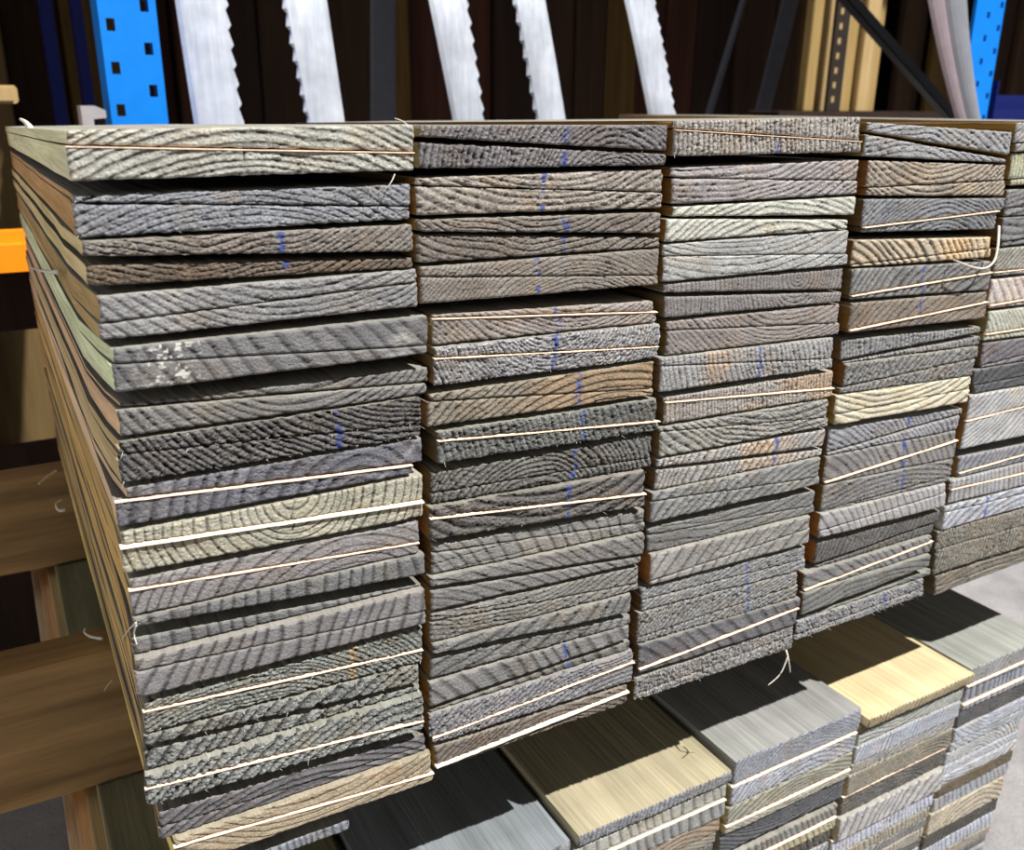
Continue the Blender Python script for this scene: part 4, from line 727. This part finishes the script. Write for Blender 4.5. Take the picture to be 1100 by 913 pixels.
upright(.146, .224, 1.08, FZ, 1.9, (.1605, .208), .057, .0115, .0165, .0, .027, 'bright blue perforated rack upright behind the stack, on the left')
upright(1.856, 1.95, .95, FZ, 1.9, (1.900, 1.940), .046, .010, .012, .155, .022, 'bright blue perforated rack upright on the right behind a saw blade')

def simple(name, mb, m, label, cat, group=None, smooth=False):
    o = mb.build(name, m, None, smooth); tag(o, label, cat, group); return o
def rail(x0, x1, y0, y1, z0, z1, m, name, label, cat, lip=.012):
    # a pressed step beam: deep box with a shelf ledge along the rear top edge, and an end plate
    root = bpy.data.objects.new(name, None); COLL.objects.link(root); root.location = (x0, y0, z0); tag(root, label, cat)
    MB().box(0, x1-x0, 0, y1-y0, 0, (z1-z0)*.7, .002).box(0, x1-x0, (y1-y0)*.4, y1-y0, (z1-z0)*.7, z1-z0, .002).build('beam_section', m, root)
    MB().box(-.004, 0, -.01, y1-y0+.01, -.03, z1-z0+.03).build('end_plate', m, root)
    MB().box(x1-x0, x1-x0+.004, -.01, y1-y0+.01, -.03, z1-z0+.03).build('end_plate', m, root)
    return root
rail(-.9, .14, 1.0, 1.05, -.209, -.157, ORANGE, 'rack_beam', 'orange rack beam at the left edge behind the stack', 'rack beam')
rail(2.035, 3.3, 1.0, 1.06, -.06, .043, SHADE_BLUE, 'rack_beam', 'blue rack beam, coloured dark for shade, low down at the right edge', 'rack beam')
for xa, xb, y, lab in ((.148, .176, 2.15, 'thin blue rack post, coloured dark for shade, left of the bright blue upright'), (.215, .240, 2.15, 'blue rack post, darkened for shade, close behind the bright blue upright')):
    mb = MB(); mb.box(xa, xb, y, y+.0025, FZ, 1.9).box(xa, xa+.0025, y+.0025, y+.04, FZ, 1.9).box(xb-.0025, xb, y+.0025, y+.04, FZ, 1.9)
    simple('rack_post', mb, SHADE_BLUE, lab, 'rack post')
# diagonal brace: rolled angle section
A = Vector((1.845, 1.3, .277)); B = Vector((2.26, 1.3, .028)); d = (B-A).normalized(); A2 = A-d*1.2; B2 = B+d*.25
nrm = Vector((-d.z, 0, d.x)); w = .026
mb = MB()
mb.prism([A2+nrm*w*.5, B2+nrm*w*.5, B2-nrm*w*.5, A2-nrm*w*.5], (0, .003, 0))
mb.prism([A2-nrm*w*.5, B2-nrm*w*.5, B2-nrm*(w*.5-.003), A2-nrm*(w*.5-.003)], (0, .026, 0))
simple('rack_brace', mb, BLACKM, 'black diagonal rack brace in front of the pale planks', 'rack brace')
mb = MB(); mb.prism([(.104, 1.05, -.06), (.119, 1.05, -.06), (.119, 1.05, -.012), (.136, 1.05, -.010), (.136, 1.05, .000), (.122, 1.05, .006), (.104, 1.05, .006)], (0, .004, 0)).box(.104, .107, 1.054, 1.10, -.06, .006)
simple('steel_bracket', mb, mat_plain('galvanised_steel', (176, 172, 174), .5, .2), 'small pale steel bracket at the foot of the blue upright', 'bracket')

# ------------------------------------------------------------ band saw blades
def blade(pa, pb, y0, curve, teeth, pitch, label, m=None, ybow=.35, tw=0.0):
    """pa = (xl, xr, z) near the top of the view, pb = the same low down; teeth 'L' or 'R'"""
    (xl0, xr0, z0), (xl1, xr1, z1) = pa, pb
    zt, zb = 1.25, FZ
    def mid(z):
        t = (z-z1)/(z0-z1); m0 = (xl0+xr0)/2; m1 = (xl1+xr1)/2
        tt = max(-1.2, min(3.5, t)); return m1+(m0-m1)*tt+curve*(tt*tt-tt)
    def hw(z):
        t = max(0, min(1, (z-z1)/(z0-z1))); return ((xr1-xl1)+((xr0-xl0)-(xr1-xl1))*t)/2
    def yy(z): return y0+ybow*max(0, z+.05)**2-.1*min(0, z+.05)**2*0
    N = int((zt-zb)/(pitch/4)); pts = []
    for i in range(N+1):
        z = zb+(zt-zb)*i/N; ph = (i % 4)
        d = (0, .0018, .0036, .0055)[ph] if teeth else 0
        m_ = mid(z); h = hw(z); l = m_-h; r = m_+h
        if teeth == 'R': r -= d
        if teeth == 'L': l += d
        pts.append((m_-h, m_+h, z, yy(z), l, r))
    v = []; f = []; M = 7
    for l, r, z, y, el, er in pts:
        def ex(k):
            return el if k == 0 else er if k == M-1 else l+.0065+(r-l-.013)*(k-1)/(M-3)
        for k in range(M):
            s = k/(M-1); xx = ex(k); b = .006*(1-(2*s-1)**2)+tw*(s-.5)
            v.append((xx, y-b, z))
        for k in range(M-1, -1, -1):
            s = k/(M-1); xx = ex(k); b = .006*(1-(2*s-1)**2)+tw*(s-.5)
            v.append((xx, y-b+.0014, z))
    K = 2*M
    for i in range(N):
        for k in range(K):
            q = (k+1) % K; f.append((i*K+k, i*K+q, i*K+K+q, i*K+K+k))
    f.append(tuple(range(K))[::-1]); f.append(tuple(N*K+k for k in range(K)))
    mb = MB(); mb.v = v; mb.f = f
    o = mb.build('bandsaw_blade', m or STEEL); tag(o, label, 'saw blade', 'band saw blades behind the stack'); return o
STEELD = mat_plain('blade_steel_darkened_for_shade', (96, 98, 106), .5, .3, .4, .1)  # darker copy of the blade steel, shade put into the colour
blade((.277, .359, .164), (.284, .365, -.017), 1.2, .004, 'R', .030, 'wide bright saw blade with teeth on the right, beside the blue upright')
blade((.431, .508, .168), (.454, .522, -.016), 1.15, .004, 'L', .026, 'bright saw blade with teeth on the left, second from the left')
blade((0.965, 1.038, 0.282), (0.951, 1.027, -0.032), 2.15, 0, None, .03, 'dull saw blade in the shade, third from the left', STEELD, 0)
blade((.645, .717, .172), (.678, .740, -.015), 1.05, .004, 'R', .027, 'bluish steel saw blade with teeth on the right, mid picture')
blade((.772, .836, .174), (.809, .871, -.014), 1.0, .005, 'L', .027, 'bright saw blade with teeth on the left, mid picture')
blade((.962, 1.028, .180), (1.012, 1.074, -.006), .95, .005, 'R', .020, 'blue grey saw blade standing right of the middle')
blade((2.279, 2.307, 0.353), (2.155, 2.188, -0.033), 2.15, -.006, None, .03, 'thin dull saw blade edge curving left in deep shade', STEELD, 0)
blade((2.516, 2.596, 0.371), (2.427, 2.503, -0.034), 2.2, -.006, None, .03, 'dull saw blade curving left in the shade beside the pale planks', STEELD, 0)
blade((1.456, 1.509, 0.190), (1.576, 1.620, -0.011), .75, .028, 'R', .014, 'curved pinkish grey saw blade at the right, left one of two', mat_plain('pinkish_steel', (168, 152, 158), .45, .3, .5, .08), .1)
blade((1.410, 1.465, 0.182), (1.511, 1.547, -0.010), .68, .026, None, .014, 'curved grey saw blade at the right, overlapping the pinkish one', mat_plain('grey_steel', (150, 152, 160), .45, .3, .5, .08), .1)

# ------------------------------------------------------------ planks standing at the back of the shed
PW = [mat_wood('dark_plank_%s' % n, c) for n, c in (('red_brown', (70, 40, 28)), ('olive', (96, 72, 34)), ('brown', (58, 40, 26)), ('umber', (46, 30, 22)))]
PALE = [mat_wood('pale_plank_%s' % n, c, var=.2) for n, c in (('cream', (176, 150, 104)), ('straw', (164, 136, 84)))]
R = random.Random(5)
def plank(x0, x1, y, zt, m, label, group=None, lean=0.0, t=.03, zb=FZ):
    b = .004; n = 10; mb = MB(); prof = []
    for s, z in [(0, zb), (1, zt)]: pass
    for i in range(n+1):
        z = zb+(zt-zb)*i/n; w = R.uniform(-.0015, .0015); o_ = lean*(z-zb)
        mb.v += [(x0+b+o_, y+w, z), (x1-b+o_, y+w, z), (x1+o_, y+b+w, z), (x1+o_, y+t+w, z), (x0+o_, y+t+w, z), (x0+o_, y+b+w, z)]
    for i in range(n):
        for j in range(6):
            q = (j+1) % 6; mb.f.append((i*6+j, i*6+q, i*6+6+q, i*6+6+j))
    mb.f.append(tuple(range(6))[::-1]); mb.f.append(tuple(n*6+j for j in range(6)))
    o = mb.build('wooden_plank', m); tag(o, label, 'plank', group); return o
x = -.35; i = 0
while x < 5.2:
    w = R.uniform(.10, .19)
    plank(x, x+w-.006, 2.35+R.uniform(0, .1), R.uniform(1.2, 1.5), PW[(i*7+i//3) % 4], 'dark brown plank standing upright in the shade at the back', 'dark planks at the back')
    x += w; i += 1
for (xa, xb, y, mi, lab) in ((2.325, 2.372, 1.862, 1, 'narrow pale plank left of the dark perforated strip'), (2.44, 2.545, 1.9, 0, 'cream plank in the sun right of the dark perforated strip'), (2.55, 2.605, 1.92, 1, 'straw coloured plank in the sun, second right of the perforated strip'), (2.61, 2.68, 1.9, 0, 'cream plank in the sun beside the diagonal brace'), (2.685, 2.735, 1.93, 1, 'straw coloured plank at the right end of the sunlit planks')):
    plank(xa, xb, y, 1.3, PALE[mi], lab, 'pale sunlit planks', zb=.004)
# timbers the pale planks stand on
mb = MB().box(2.2, 3.0, 1.84, 1.98, -.10, .003, .004).box(2.25, 2.33, 1.85, 1.97, FZ, -.10, .003).box(2.8, 2.9, 1.85, 1.97, FZ, -.10, .003)
simple('timber_trestle', mb, PW[3], 'dark timber trestle under the pale planks', 'trestle')
# perforated strip, its shade put into a dark brown; pale planks show through
mb = MB(); z = FZ
xs = (2.412, 2.430, 2.446, 2.474)
mb.box(xs[0], xs[1], 1.846, 1.849, .004, 1.6).box(xs[2], xs[3], 1.846, 1.849, .004, 1.6)
z = .004
while z < 1.55:
    mb.box(xs[1], xs[2], 1.846, 1.849, z, z+.026); z += .044
mb.box(xs[0], xs[0]+.003, 1.849, 1.858, .004, 1.6)
simple('perforated_post', mb, mat_plain('steel_darkened_for_shade', (40, 30, 22), .6), 'perforated post coloured dark for shade, between the pale planks', 'rack post')

simple('added_shade_sheet', MB().box(-.7, 1.0, .90, .918, FZ, -.425, .003).box(-.7, -.62, .918, .96, FZ, -.425, .003).box(.9, .98, .918, .96, FZ, -.425, .003), PW[3], 'added dark plywood sheet keeping the floor behind the bearers in shade', 'plywood')  # added sheet, blocks the sun so the lower left corner stays dark
simple('shelf_board', MB().box(-.88, .12, 1.052, 1.075, -.30, -.20, .002), PW[3], 'dark shelf edge board directly below the orange beam', 'board')
# left edge: posts and a stand-in for a sunlit spot
plank(-.20, .062, 2.18, 1.5, mat_wood('olive_post', (92, 74, 44), var=.25), 'rough olive timber post at the far left edge', None, 0, .10)
plank(-.30, -.105, 2.10, -.24, mat_wood('pale_post', (190, 168, 122), var=.2), 'pale timber post low at the left edge, below the orange beam', None, 0, .03)
o = MB().box(-.09, .036, 1.22, 1.296, .008, .034, .004).box(-.085, .03, 1.215, 1.22, .012, .030, .002).build('sun_spot_block', PALE[0]); tag(o, 'added pale block standing in for a sunlit spot, far left edge', 'wood block')  # pale block added in place of a sunlit spot on the beam
